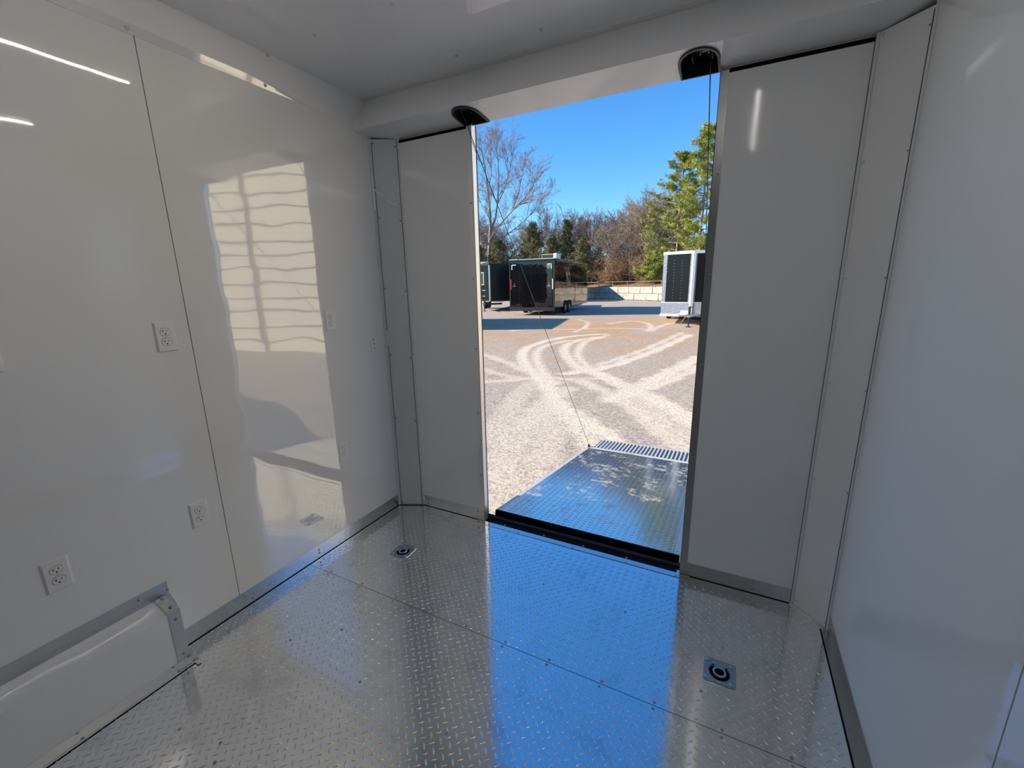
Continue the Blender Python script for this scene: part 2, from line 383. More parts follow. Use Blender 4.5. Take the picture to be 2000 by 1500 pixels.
for gx_, gy_ in ((.0175,-BLY+.0065),(BLX-.0095,-.0065),(W-BRX-.0050,-.0012),(W-.0085,-BRY+.0035)):
    b = B(); b.tube([(gx_,gy_,.006),(gx_,gy_,2.300)], .0015, 5); b.done('bead_shadow', 'bead_shade_grey', wb)  # thin grey tubes painted in as the shadow next to each bead
# caulk lines and the stray caulk bead on the left corner panel
def onbevel(x, z, d=.002): return (x+.43*d, -BLY*(1-x/BLX)-.9*d, z)
b = B(); b.tube([onbevel(x,z) for x,z in ((.016,2.045),(.026,2.028),(.040,2.020),(.058,2.005),(.074,1.985),(.092,1.968),(.112,1.957),(.130,1.946),(.142,1.938))], .0045, 6); b.done('caulk_bead', 'caulk', wb, smooth=True)
b = B(); b.tube([onbevel(x,z) for x,z in ((.121,1.952),(.124,1.966),(.132,1.974))], .0045, 6); b.done('caulk_bead', 'caulk', wb, smooth=True)
b = B(); b.tube([(.0095,-BLY+.001,z) for z in (2.12,2.0,1.97,1.93)], .006, 6); b.done('caulk_smear', 'caulk', wb, smooth=True)
b = B(); b.tube([(.015,-BLY+.003,1.22),(.022,-BLY+.0055,1.17),(.023,-BLY+.006,1.12)], .004, 6); b.done('caulk_smear', 'caulk', wb, smooth=True)
b = B(); b.tube([(.005,-.074,H-.014),(.005,-.121,2.463),(.005,-.154,2.407),(.005,-.171,2.366),(.005,-.172,2.333),(.006,-BLY-.004,2.329),(BLX-.004,-.006,2.315),(BLX+.01,-.004,2.309)], .0050, 7); b.done('caulk_line', 'caulk', wb, smooth=True)
# --- header box over the door
UZ0, UZ1 = 2.334, 2.3113            # underside at y=-.171 and y=.030
def uz(y): return UZ0+(UZ1-UZ0)*(y+.171)/.201
prof = [(-.093,H-.004),(-.105,2.486),(-.121,2.458),(-.138,2.428),(-.155,2.400),(-.166,2.372),(-.1712,2.348),(-.171,2.3338)]
hd = thing('trim_1', 'white bulging header box running above the open doorway', 'trim', (0,0,2.33), kind='structure')
b = B(); rings = []
for x in (0.0, W):
    rings.append([b.bm.verts.new((x,y,z-2.33)) for y,z in prof])
for i in range(len(prof)-1): b.bm.faces.new((rings[0][i],rings[0][i+1],rings[1][i+1],rings[1][i]))
b.done('header_face', 'panel_rear', hd, smooth=True)
def pod_outline(x0, x1, yin, yout, k=.0):
    """U shape, round towards the room, open end at the door"""
    cx = (x0+x1)/2; rx = (x1-x0)/2; ry = .095; pts = [(x1,yout)]
    for i in range(17):
        a = -math.pi/2*0 + math.pi*i/16
        pts.append((cx+rx*math.cos(a)*(1 if True else 1), yin+ry-ry*math.sin(a)**.85))
    pts.append((x0,yout)); return pts
PODS = [(.607,.748,-.157,.0225), (1.681,1.826,-.160,.0225)]
b = B(); bm = b.bm
outer = [(0,-.171),(W,-.171),(W,.030),(0,.030)]
edges = []
def loop(pts):
    vs = [bm.verts.new((x,y,uz(y)-2.33)) for x,y in pts]
    for i in range(len(vs)): edges.append(bm.edges.new((vs[i],vs[(i+1)%len(vs)])))
loop(outer)
for p in PODS: loop(pod_outline(*p))
bmesh.ops.triangle_fill(bm, edges=edges, use_beauty=True, use_dissolve=False)
b.done('header_underside', 'panel', hd)
for side, p in zip(('left','right'), PODS):
    t = thing('cable_housing', 'black plastic cable housing recessed at the %s end of the header' % side, 'cable housing', ((p[0]+p[1])/2, -.07, 2.325))
    of = t.location
    ol = pod_outline(*p)
    c = Vector(((p[0]+p[1])/2, -.06, 0))
    b = B(); bm = b.bm; r0=[];r1=[];r2=[];r3=[]
    for x,y in ol:
        q = Vector((x,y,0)); d = (q-c).normalized(); z = uz(y)
        r0.append(bm.verts.new((q.x+d.x*.004,q.y+d.y*.004,z+.002))); r1.append(bm.verts.new((q.x+d.x*.004,q.y+d.y*.004,z-.007)))
        r2.append(bm.verts.new((q.x-d.x*.006,q.y-d.y*.006,z-.007))); r3.append(bm.verts.new((q.x-d.x*.008,q.y-d.y*.008,z+.055)))
    n = len(ol)
    for i in range(n):
        j = (i+1)%n
        for a_, b_ in ((r0,r1),(r1,r2),(r2,r3)): bm.faces.new((a_[i],a_[j],b_[j],b_[i]))
    bm.faces.new(r3)
    b.done('shell', 'black_plastic', t, off=of, smooth='auto')
    xm = (p[0]+p[1])/2 + (-.012 if side == 'left' else .02)
    b = B(); b.lathe([(0,-.017),(.024,-.017),(.024,-.013),(.016,-.011),(.016,.011),(.024,.013),(.024,.017),(0,.017)], (xm,-.085,2.362), (1,0,0), 20); b.done('pulley', 'cable', t, off=of, smooth='auto')
    b = B(); b.box((xm-.045,-.10,2.330), (xm-.042,-.04,2.372)); b.done('bracket', 'black_paint', t, off=of)
    b = B(); b.box((xm+.026,-.10,2.330), (xm+.029,-.05,2.372)); b.done('bracket', 'black_paint', t, off=of)
# dark slit above the rear panels comes from the gap between 2.298 and the underside
# --- jamb trims
b = B(); b.box((DL-.031,-.0016,.075), (DL,-.0,2.300)); b.box((DL-.0022,-.0016,.0), (DL,.0400,2.308)); j1 = b.done('trim_2', 'jamb')
tag(j1, 'aluminium jamb strip on the left edge of the doorway', 'trim', kind='structure')
b = B(); b.box((DL-.004,.0400,-.0), (DL+.0015,.047,2.308)); b.done('weather_seal', 'black_plastic', j1)
for z in (1.920,1.519,1.119,.724,.318): screw((DL-.020,-.0016,z), (0,-1,0), j1)
b = B(); b.box((DR,-.0016,.075), (DR+.033,0,2.300)); b.box((DR,-.0016,.0), (DR+.0022,.0245,2.308)); j2 = b.done('trim_3', 'alu')
tag(j2, 'dull aluminium jamb strip on the right edge of the doorway', 'trim', kind='structure')
b = B(); b.box((DR-.0015,.0245,-.0), (DR+.004,.031,2.308)); b.done('weather_seal', 'black_plastic', j2)
for z in (1.918,1.512,1.108,.706,.294): screw((DR+.022,-.0016,z), (0,-1,0), j2)
# --- baseboards (aluminium kick strips)
def base(name, label, pa, pb, nrm, h=.078, screws=(), fl_w=.0):
    pa, pb, nrm = Vector((*pa,0)), Vector((*pb,0)), Vector((*nrm,0)).normalized()
    d = (pb-pa); b = B()
    out = [pa+nrm*.0003+Vector((0,0,.002)), pa+nrm*.0022+Vector((0,0,.002)), pa+nrm*.0022+Vector((0,0,h)), pa+nrm*.0003+Vector((0,0,h))]
    b.poly_prism(out, d)
    if fl_w:
        b.poly_prism([pa+nrm*.0022+Vector((0,0,.0018)), pa+nrm*fl_w+Vector((0,0,.0018)), pa+nrm*fl_w+Vector((0,0,.0038)), pa+nrm*.0022+Vector((0,0,.0038))], d)
    o = b.done(name, 'alu'); tag(o, label, 'baseboard', kind='structure')
    b = B(); b.tube([pa+nrm*(fl_w+.003)+Vector((0,0,.0012)), pb+nrm*(fl_w+.003)+Vector((0,0,.0012))], .0022, 6); b.done('sealant_line', 'dark_gap', o)
    for t, z in screws: screw(pa+d*t+nrm*.0022+Vector((0,0,z)), nrm, o)
    return o
Lw = -BLY-.002-(-1.435)
base('baseboard_left', 'aluminium kick strip along the foot of the left wall', (0,-1.435), (0,-BLY-.002), (1,0),
     screws=[((-.732+1.435)/Lw,.050),((-.732+1.435)/Lw,.030),((-1.143+1.435)/Lw,.055),((-1.115+1.435)/Lw,.022),(.96,.058),(.955,.03)])
base('baseboard_right', 'aluminium kick strip along the foot of the right wall', (W,YF), (W,-BRY-.002), (-1,0), fl_w=.024,
     screws=[(.992,.045),(.93,.045),(.86,.045)])
base('baseboard_rear_left', 'short aluminium kick strip left of the doorway', (BLX+.012,0), (DL,0), (0,-1), screws=[(.06,.056),(.06,.022),(.90,.058),(.90,.02)])
base('baseboard_rear_right', 'dull aluminium kick strip right of the doorway', (DR,0), (W-BRX-.008,0), (0,-1), h=.075, screws=[(.68,.062),(.68,.022)])
b = B(); b.tube([onbevel(.004,.004,.004),onbevel(.05,.004,.006),onbevel(.11,.004,.006),(BLX+.012,-.004,.004)], .0022, 6); b.done('floor_caulk', 'dark_gap', wb, smooth=True)
b = B(); b.tube([(W-BRX-.006,-.005,.003),(W-BRX+.05,-.057,.003),(W-.012,-BRY+.006,.003)], .004, 6); b.done('floor_caulk', 'caulk', wb, smooth=True)
# --- sill: bright strip, black hinge channel
b = B(); b.box((DL-.05,-.040,.0006), (DR+.05,-.0035,.0030)); b.box((DR-.014,-.0035,-.004), (DR-.001,.020,.0032)); sl = b.done('trim_4', 'alu_bright')
tag(sl, 'flat aluminium sill strip across the doorway threshold', 'sill', kind='structure')
for x in (.70,.907,1.256,1.560,1.815): screw((x,-.031,.0030), (0,0,1), sl)
sc = thing('hinge_channel', 'black steel hinge channel between the floor and the ramp', 'hinge', (1.24,.085,-.06))
b = B(); b.box((-.06,.030,-.13), (W+.06,.160,-.045)); b.box((DL+.002,-.0035,-.045), (DR-.002,.060,-.012)); b.done('channel', 'dark_gap', sc, off=sc.location)
b = B(); b.tube([(DL+.004,.100,-.030),(DR-.004,.100,-.030)], .016, 12); b.done('hinge_rod', 'black_paint', sc, off=sc.location, smooth='auto')
b = B(); b.box((DL+.002,.060,-.046), (DR-.004,.070,-.018)); b.done('hinge_leaf', 'dark_gap', sc, off=sc.location)
for x in (.78,1.05,1.30,1.55): screw((x,.030,-.012), (0,0,1), sc, off=sc.location)
# --- ramp door folded down
RY0, RZ0, RY1, RZ1 = .148, -.001, 2.268, -.300
RXL, RXR = .648, 1.812
ANG = math.atan2(RZ1-RZ0, RY1-RY0); RL = math.hypot(RY1-RY0, RZ1-RZ0)
rd = bpy.data.objects.new('ramp_door', None); link(rd); rd.location = (0, RY0, RZ0); rd.rotation_euler = (ANG,0,0); rd.empty_display_size=.1
tag(rd, 'tread plate ramp door lowered onto the gravel outside', 'ramp')
b = B(); b.box((RXL,0,-.055), (RXR,RL,-.003)); b.done('core', 'black_paint', rd)
b = B(); b.box((RXL+.004,.012,-.003), (RXR-.004,RL-.004,0)); rp = b.done('deck_plate', 'ramp_plate', rd)
V, F = tread_stuff(tread_lattice(RXL+.03, RXR-.03, .02, RL-.045, (.9,.3)))
me = np_mesh('tread_pattern', V, F, 'ramp_plate'); o = bpy.data.objects.new('tread_pattern', me); link(o, rd); tag(o, kind='stuff')
b = B(); b.box((RXL,-.004,-.045), (RXR,.012,.004)); b.done('hinge_edge', 'dark_gap', rd)
for x0, x1 in ((RXL-.002,RXL+.026),(RXR-.030,RXR+.002)):
    b = B(); b.box((x0,.012,0), (x1,RL,.0032)); xs = x0 if x0 < 1 else x1-.003; b.box((xs,.012,-.055), (xs+.003,RL,.0)); r_ = b.done('edge_rail', 'alu_matte', rd)
    for k in range(6): screw(((x0+x1)/2, .05+k*.41, .0032), (0,0,1), r_)
b = B(); b.box((RXL,RL-.045,0), (RXR,RL-.003,.0040)); b.done('end_rail', 'alu_matte', rd)
b = B(); b.tube([(RXL+.06,RL+.004,-.006),(RXR-.06,RL+.004,-.006)], .0085, 10); b.done('flap_hinge', 'alu', rd, smooth='auto')
fp = B(); fx0, fx1, fyl = RXL+.045, RXR-.045, .40
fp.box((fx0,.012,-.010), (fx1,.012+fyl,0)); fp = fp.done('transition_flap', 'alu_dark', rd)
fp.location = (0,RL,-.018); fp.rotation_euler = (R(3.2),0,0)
nR = 26; pitch = (fx1-fx0-.04)/nR
b = B(); b.box((0,0,0), (pitch*.36,fyl-.05,.009)); rb = b.done('rib', 'alu_matte', fp); rb.location = (fx0+.02, .035, 0)
for k in range(1, nR):
    o = bpy.data.objects.new('rib', rb.data); link(o, fp); o.location = (fx0+.02+k*pitch, .035, 0)
for y in (.012, fyl-.016):
    b = B(); b.box((fx0,y,-.0002), (fx1,y+.026,.008)); b.done('flap_border', 'alu_matte', fp)
for x in (RXL+.012, RXR-.012):
    b = B(); b.box((x-.008,RL-.05,.0), (x+.008,RL-.015,.030)); b.done('cable_bracket', 'black_paint', rd)
def world_on_ramp(x, s, z=0): return (x, RY0+s*math.cos(ANG)-z*math.sin(ANG), RZ0+s*math.sin(ANG)+z*math.cos(ANG))
for side, (p0, x1) in dict(left=((.657,-.100,2.345), RXL+.012), right=((1.795,-.085,2.345), RXR-.012)).items():
    p1 = world_on_ramp(x1, RL-.032, .028)
    b = B(); b.tube([p0, p1], .0022, 6); o = b.done('ramp_cable', 'cable', smooth=True)
    tag(o, 'thin steel lift cable at the %s side of the ramp doorway' % side, 'cable')

# ================================================================== THINGS ON WALLS AND FLOOR
def outlet(y, z, label):
    t = thing('power_outlet', label, 'outlet', (0,y,z), group='duplex outlets on the left wall')
    b = B(); b.poly_prism([(0,-.0355,-.0572),(0,.0355,-.0572),(0,.0355,.0572),(0,-.0355,.0572)], (.0012,0,0))
    w, h = .0355, .0572; bm = b.bm
    lo = [bm.verts.new((.0012,sy*w,sz*h)) for sy,sz in ((-1,-1),(1,-1),(1,1),(-1,1))]
    hi = [bm.verts.new((.0062,sy*(w-.0065),sz*(h-.0040))) for sy,sz in ((-1,-1),(1,-1),(1,1),(-1,1))]
    bm.faces.new(hi)
    for i in range(4): bm.faces.new((lo[i],lo[(i+1)%4],hi[(i+1)%4],hi[i]))
    b.done('wall_plate', 'white_plastic', t)
    for zc in (.0195, -.0195):
        def face(r, cut): 
            pts = []
            for k in range(28):
                a = 2*math.pi*k/28; pts.append((r*math.cos(a), max(-cut, min(cut, r*math.sin(a)))))
            return pts
        b = B(); b.poly_prism([(.0060,py_,zc+pz) for py_,pz in face(.0172,.0145)], (.0004,0,0)); b.done('shadow_gap', 'dark_gap', t)
        b = B(); b.poly_prism([(.0060,py_,zc+pz) for py_,pz in face(.0163,.0136)], (.0012,0,0)); rc = b.done('receptacle', 'white_plastic', t)
        x = .0070
        b = B(); b.box((x,-.0074,zc-.0005), (x+.0004,-.0056,zc+.0075)); b.box((x,-.0108,zc+.0026), (x+.0004,-.0056,zc+.0044)); b.done('slot', 'dark_gap', rc)
        b = B(); b.box((x,.0054,zc-.0005), (x+.0004,.0072,zc+.0070)); b.done('slot', 'dark_gap', rc)
        b = B(); b.poly_prism([(x,.0026*math.cos(k*math.pi/5),zc-.0072+.0026*math.sin(k*math.pi/5)) for k in range(10)], (.0004,0,0)); b.done('slot', 'dark_gap', rc)
    b = B(); b.lathe([(.0032,0),(.0028,.001),(0,.0013)], (.0062,0,0), (1,0,0), 10); b.done('plate_screw', 'screw_white', t)
outlet(-1.705, .556, 'white duplex outlet just above the wheel box')
outlet(-1.257, 1.310, 'white duplex outlet at mid height beside the dark panel seam')
outlet(-1.264, .553, 'white duplex outlet low on the wall left of the dark panel seam')
outlet(-.479, 1.313, 'white duplex outlet at mid height inside the bright reflected doorway')
outlet(-.488, .554, 'white duplex outlet low on the wall near the rear corner')
outlet(-1.722, 1.310, 'white duplex outlet cut off by the left edge of the photo')
t = thing('switch_plate', 'small rounded white switch plate near the rear left corner', 'switch', (0,-.178,1.143))
b = B(); pts = []
for k in range(24):
    a = 2*math.pi*k/24; pts.append((0, .0125*math.cos(a)+math.copysign(.0085,math.cos(a)), .0125*math.sin(a)+math.copysign(.0235,math.sin(a))))
b.poly_prism(pts, (.004,0,0)); b.done('plate', 'white_plastic', t)
b = B(); b.box((.004,-.006,-.011), (.0075,.006,.013)); b.done('rocker', 'white_plastic', t)
b = B(); b.box((.0075,-.0035,-.004), (.0079,.0035,.007)); b.done('rocker_mark', 'screw', t)
for z in (.027,-.027): screw((.004,0,z), (1,0,0), t)
# wheel box
t = thing('wheel_box', 'white wheel box with aluminium angle trim against the left wall', 'wheel box', (.05,-1.45,0)); of = t.location
YE, YB = -1.437, -4.2
XB, ZW, ZC = .092, .277, .247
def profile_prism(prof, y0, y1): 
    b = B(); b.poly_prism([(x,y0,z) for x,z in prof], (0,y1-y0,0)); return b
profile_prism([(.001,.002),(XB,.002),(XB,ZC),(.001,ZW)], YB, YE).done('panel', 'panel', t, off=of)
o = profile_prism([(.0008,ZW+.0),(.003,ZW+.0),(.003,ZW+.058),(.0008,ZW+.058)], YB, YE+.012).done('wall_angle', 'alu', t, off=of)
for y in (-1.52,-1.93,-2.35): screw((.003,y,ZW+.040), (1,0,0), o, off=(0,0,0))
o2 = profile_prism([(XB+.0003,.0035),(.128,.0035),(.128,.0055),(XB+.0025,.0055),(XB+.0025,.024),(XB+.0003,.024)], YB, YE+.022).done('floor_angle', 'alu_bright', t, off=of)
for y in (-1.435,-1.49,-1.78,-2.2): screw((.116,y,.0055), (0,0,1), o2)
# corner strip wraps top and front at the end
s0, s1 = YE-.040, YE+.0015
o3 = profile_prism([(.004,ZW+.0003),(XB+.0002,ZC+.0006),(XB+.0006,.025),(XB+.0028,.025),(XB+.0028,ZC+.0025),(.004,ZW+.0030)], s0, s1).done('end_angle', 'alu', t, off=of)
for x, z, n in ((.014,ZW-.002,(.3,0,.95)),(.070,ZC+.010,(.3,0,.95)),(XB+.0028,ZC-.035,(1,0,0)),(XB+.0028,.050,(1,0,0))): screw((x,YE-.018,z+(.003 if n[2] else 0)), n, o3)
b = B(); b.poly_prism([(.0006,YE,ZW+.058),(.0006,YE+.028,ZW-.055),(.0006,YE+.034,.080),(.0006,YE,.080)], (.0018,0,0)); o4 = b.done('wall_tab', 'alu', t, off=of)
screw((.0024,YE+.010,ZW+.018), (1,0,0), o4)
b = B(); b.poly_prism([(.010,YE+.001,.0035),(.150,YE-.002,.0035),(.152,YE+.012,.0035),(.020,YE+.030,.0035)], (0,0,.0018)); o5 = b.done('floor_tab', 'alu_bright', t, off=of)
screw((.118,YE+.012,.0053), (0,0,1), o5)
for ch in t.children:
    for s in ch.children: pass
# tie-down rings
def tie_down(x, y, rz, label):
    t = thing('tie_down_ring', label, 'tie-down', (x,y,.0), rz, group='recessed tie-down rings')
    h = .058; b = B(); bm = b.bm
    def sq(r, z, c=.010):
        v = []
        for sx, sy in ((1,1),(-1,1),(-1,-1),(1,-1)):
            for k in range(4):
                a = math.atan2(sy,sx)-math.pi/4+k*math.pi/6; v.append(bm.verts.new((sx*(r-c)+c*math.cos(a), sy*(r-c)+c*math.sin(a), z)))
        return v
    n = 32
    def circ(r, z, keyed=True):
        out = []
        for k in range(n):
            a = 2*math.pi*k/n; x_, y_ = r*math.cos(a), r*math.sin(a)-.004
            if keyed and math.sin(a) > .62: y_ = .034*(r/.036); x_ = max(-.024, min(.024, x_*1.05))
            out.append(bm.verts.new((x_, y_, z)))
        return out
    a0 = sq(h,.0002); a1 = sq(h-.001,.0038); c1 = circ(.0385,.0046); c2 = circ(.0370,.0012); c3 = circ(.0365,.0005)
    # bridge outer square (16) to circle (32) with a fill
    for i in range(16): bm.faces.new((a0[i],a0[(i+1)%16],a1[(i+1)%16],a1[i]))
    e = [bm.edges.get((a1[i],a1[(i+1)%16])) for i in range(16)]+[bm.edges.new((c1[i],c1[(i+1)%n])) for i in range(n)]
    bmesh.ops.triangle_fill(bm, edges=e, use_beauty=True)
    for p_, q_ in ((c1,c2),(c2,c3)):
        for i in range(n): bm.faces.new((p_[i],p_[(i+1)%n],q_[(i+1)%n],q_[i]))
    bm.faces.new(c3)
    b.done('base_plate', 'zinc', t, smooth='auto')
    b = B(); b.lathe([(.0360,0),(0,.0002)], (0,-.004,.0008), (0,0,1), 24); b.done('recess_floor', 'dark_gap', t)
    b = B(); b.torus((0,-.004,.0055), (0,0,1), .0205, .0044, 28, 8); b.box((-.019,.014,.0012),(.019,.027,.0080)); b.done('ring', 'zinc', t, smooth='auto')
    b = B(); b.poly_prism([(-.026,.027,.003),(.026,.027,.003),(.026,.041,.003),(-.026,.041,.003)], (0,0,.005)); b.bevel(.0015); b.done('hinge_bar', 'zinc', t, smooth='auto')
    for sx in (-1,1):
        for sy in (-1,1):
            b = B(); b.lathe([(.0095,0),(.0092,.003),(.0065,.0058),(0,.0068)], (sx*.043,sy*.043,.0036), (0,0,1), 14); b.done('bolt', 'zinc', t, smooth=True)
tie_down(.391, -.480, R(4), 'zinc tie-down ring in the floor near the left rear corner')
tie_down(2.035, -.551, R(0), 'blue-tinted zinc tie-down ring in the floor at lower right')

# ================================================================== OUTDOORS
GZ = -.366
# ground grid with tyre tracks kept as a mesh attribute (compacted pale dust has its own shape)
def axis_lines(segs):
    out = []
    for a, b_, st in segs: out += list(np.arange(a, b_-1e-6, st))
    out.append(segs[-1][1]); return np.array(out)
gx = axis_lines([(-140,-40,10),(-40,-14,2),(-14,-9,.25),(-9,5,.06),(5,16,.5),(16,60,4)])
gy = axis_lines([(-40,-4,4),(-4,.2,.6),(.2,14,.06),(14,26,.12),(26,50,.5),(50,60,2)])
X, Y = np.meshgrid(gx, gy)
def ground_px(u, v):
    w = _M @ np.array([(u-1000)/FPX, -(v-750)/FPX, -1.0]); q = CAM + w*(GZ-CAM[2])/w[2]; return q[:2]
TR = [
 (.24, 1.0, [(1180,652),(1130,655),(1090,660),(1055,668),(1030,678),(1018,690),(1020,700),(1028,715),(1045,735),(1080,775),(1120,810),(1160,838),(1200,858)]),
 (.20, .9, [(1180,660),(1120,664),(1075,671),(1050,681),(1043,692),(1045,705),(1054,724),(1080,750)]),
 (.22, .9, [(1165,658),(1130,664),(1108,672),(1098,684),(1103,696),(1120,712),(1150,724)]),
 (.20, .9, [(1185,655),(1150,664),(1132,674),(1126,688),(1132,702),(1150,718)]),
 (.24, 1.0, [(1345,654),(1290,680),(1240,699),(1190,716),(1150,722),(1100,730)]),
 (.20, .8, [(1330,650),(1270,678),(1215,698),(1170,712)]),
 (.30, 1.0, [(1362,698),(1310,726),(1262,748),(1220,768),(1190,780)]),
 (.22, .9, [(1366,716),(1310,742),(1270,756)]),
 (.30, 1.0, [(1130,716),(1165,730),(1200,745),(1262,772),(1320,805),(1372,838)]),
 (.24, .8, [(1140,745),(1190,770),(1240,800),(1300,850),(1360,890)]),
 (.22, .7, [(938,690),(985,706),(1030,726),(1075,742)]),
 (.20, .6, [(938,720),(990,735),(1040,742),(1100,746)]),
 (.22, .7, [(945,745),(1000,742),(1060,735),(1130,745),(1180,735)]),
 (.26, .9, [(1060,745),(1090,790),(1130,840),(1165,885)]),
 (.30, .7, [(1240,770),(1280,810),(1330,850),(1362,880)]),
 (.34, .7, [(940,985),(975,905),(1010,850),(1050,800),(1100,760)]),
 (.30, .6, [(985,985),(1020,930),(1075,850),(1100,800)]),
 (.30, .5, [(945,860),(985,810),(1015,770),(1045,745)]),
 (.18, .8, [(1122,648),(1145,638),(1150,630),(1130,624)]),
 (.22, .8, [(1190,632),(1230,626),(1262,630),(1275,640),(1262,646)]),
 (.20, .7, [(1270,646),(1300,632),(1340,628)]),
 (.22, .7, [(1000,646),(1040,641),(1100,644),(1180,640),(1260,643)]),
]
def seg_dist(Px, Py, pts):
    d = np.full(Px.shape, 1e9)
    for (x0,y0),(x1,y1) in zip(pts, pts[1:]):
        dx, dy = x1-x0, y1-y0; t = np.clip(((Px-x0)*dx+(Py-y0)*dy)/(dx*dx+dy*dy+1e-9), 0, 1)
        d = np.minimum(d, np.hypot(Px-x0-t*dx, Py-y0-t*dy))
    return d
def smooth_pts(pts, k=3):
    p = np.array(pts)
    for _ in range(k):
        q = np.empty((len(p)*2-2+2, 2)); q[0] = p[0]; q[-1] = p[-1]
        a, b_ = p[:-1]*.75+p[1:]*.25, p[:-1]*.25+p[1:]*.75
        mid = np.empty((2*len(a),2)); mid[0::2] = a; mid[1::2] = b_; p = np.vstack([p[:1], mid, p[-1:]])
    return p
wob = .05*np.sin(X*9+Y*4)+.04*np.sin(Y*13-X*5)
track = np.zeros(X.shape)
for wd, st, pts in TR:
    P2 = smooth_pts([ground_px(*q) for q in pts], 2); d = seg_dist(X, Y, P2)+wob*.6
    track = np.maximum(track, st*np.clip((wd*.85-d)/.10, 0, 1)*(.8+.2*np.cos(np.clip(d/wd,0,1)*2.2)))
clay = np.exp(-((Y-15.0)/7.5)**2)*np.exp(-((X+3.5)/7.5)**2)*.95
Vg = np.stack([X, Y, np.full(X.shape, GZ)+.004*np.sin(X*2.1)*np.cos(Y*1.7)-.008*track], -1).reshape(-1,3)
ny, nx = X.shape; idx = np.arange(ny*nx).reshape(ny,nx)
Fg = np.stack([idx[:-1,:-1],idx[:-1,1:],idx[1:,1:],idx[1:,:-1]],-1).reshape(-1,4)
me = np_mesh('ground', Vg, Fg, 'gravel')
for nm, arr in (('track', track), ('clay', clay)):
    a = me.attributes.new(nm, 'FLOAT', 'POINT'); a.data.foreach_set('value', arr.ravel().astype(np.float32))
me.polygons.foreach_set('use_smooth', np.ones(len(Fg), bool))
g = bpy.data.objects.new('ground', me); link(g); tag(g, 'pale gravel yard with curving tyre tracks and tan clay patches', 'ground', kind='structure')
# wooded bank behind the retaining wall
WT = 1.06                                                     # top of wall
BKX, BKY = (-90,-17.6,-2.6,40), (36,52.9,41.3,18)
BB, BZ = (.42,.55,2,8,18,40,70), (GZ-.05,WT-.12,WT+.2,WT+1.0,WT+2.6,WT+4.0,WT+4.5)
rows = []; bxs = np.linspace(-85, 38, 90)
for k, (back, z) in enumerate(zip(BB, BZ)):
    rows.append([(x, float(np.interp(x, BKX, BKY))+back*1.2, z+(.18*math.sin(x*.4+k) if k > 1 else 0)) for x in bxs])
V = np.array(rows).reshape(-1,3); idx = np.arange(len(V)).reshape(len(rows),90)
F = np.stack([idx[:-1,:-1],idx[:-1,1:],idx[1:,1:],idx[1:,:-1]],-1).reshape(-1,4)
o = bpy.data.objects.new('wooded_bank', np_mesh('wooded_bank', V, F, 'litter')); link(o); tag(o, 'brown leaf-covered bank rising behind the concrete wall', 'ground', kind='structure')
def bank(x, y):
    back = (y-float(np.interp(x, BKX, BKY)))/1.2; return float(np.interp(back, BB, BZ))-.12
# retaining wall of big blocks
A0 = np.array((-17.6, 52.9)); A1 = np.array((-2.6, 41.3)); dv = (A1-A0)/np.linalg.norm(A1-A0); nv = np.array((-dv[1], dv[0]))
if nv[1] < 0: nv = -nv
ang = math.atan2(dv[1], dv[0])
rw = thing('retaining_wall', 'low pale wall of large concrete blocks in front of the brush', 'wall', (*A0, GZ), ang)
b = B(); b.box((-.878,-.0,-.338), (.878,.60,.338)); b.bevel(.03,1); blk = b.done('concrete_block', 'concrete', rw); blkm = blk.data; bpy.data.objects.remove(blk)
Ln = float(np.linalg.norm(A1-A0))
for row in (0,1):
    k = 0; x = .9-(row*.9)
    while x < Ln+1:
        o = bpy.data.objects.new('concrete_block', blkm); link(o, rw); o.location = (x, random.uniform(-.02,.02), .345+row*.70); x += 1.80; k += 1
lit_pts = []
b = B(); rr = random.Random(3)
for k in range(150):
    s = rr.uniform(0, Ln); c = A0+dv*s-nv*rr.uniform(.05,.6); r = rr.uniform(.06,.16)
    b.lathe([(r,0),(r*.7,.05),(0,.08)], (*c, GZ), (0,0,1), 5)
o = b.done('leaf_litter_strip', 'litter'); tag(o, 'orange-brown dead leaves along the foot of the concrete wall', 'leaves', kind='stuff')
# pipe rail fence above the wall
fe = thing('pipe_fence', 'thin grey pipe rail fence above the concrete wall', 'fence', (*(A0+nv*.9), WT-.1), ang)
M['fence'] = mat('fence_pipe', (.27,.23,.19), .7)
for k in range(8):
    b = B(); b.tube([(k*2.6,0,-.2),(k*2.6,0,.72)], .035, 6); b.done('post', 'fence', fe)
b = B(); b.tube([(-.2,0,.62),(Ln+.5,0,.62)], .028, 6); b.done('rail', 'fence', fe)

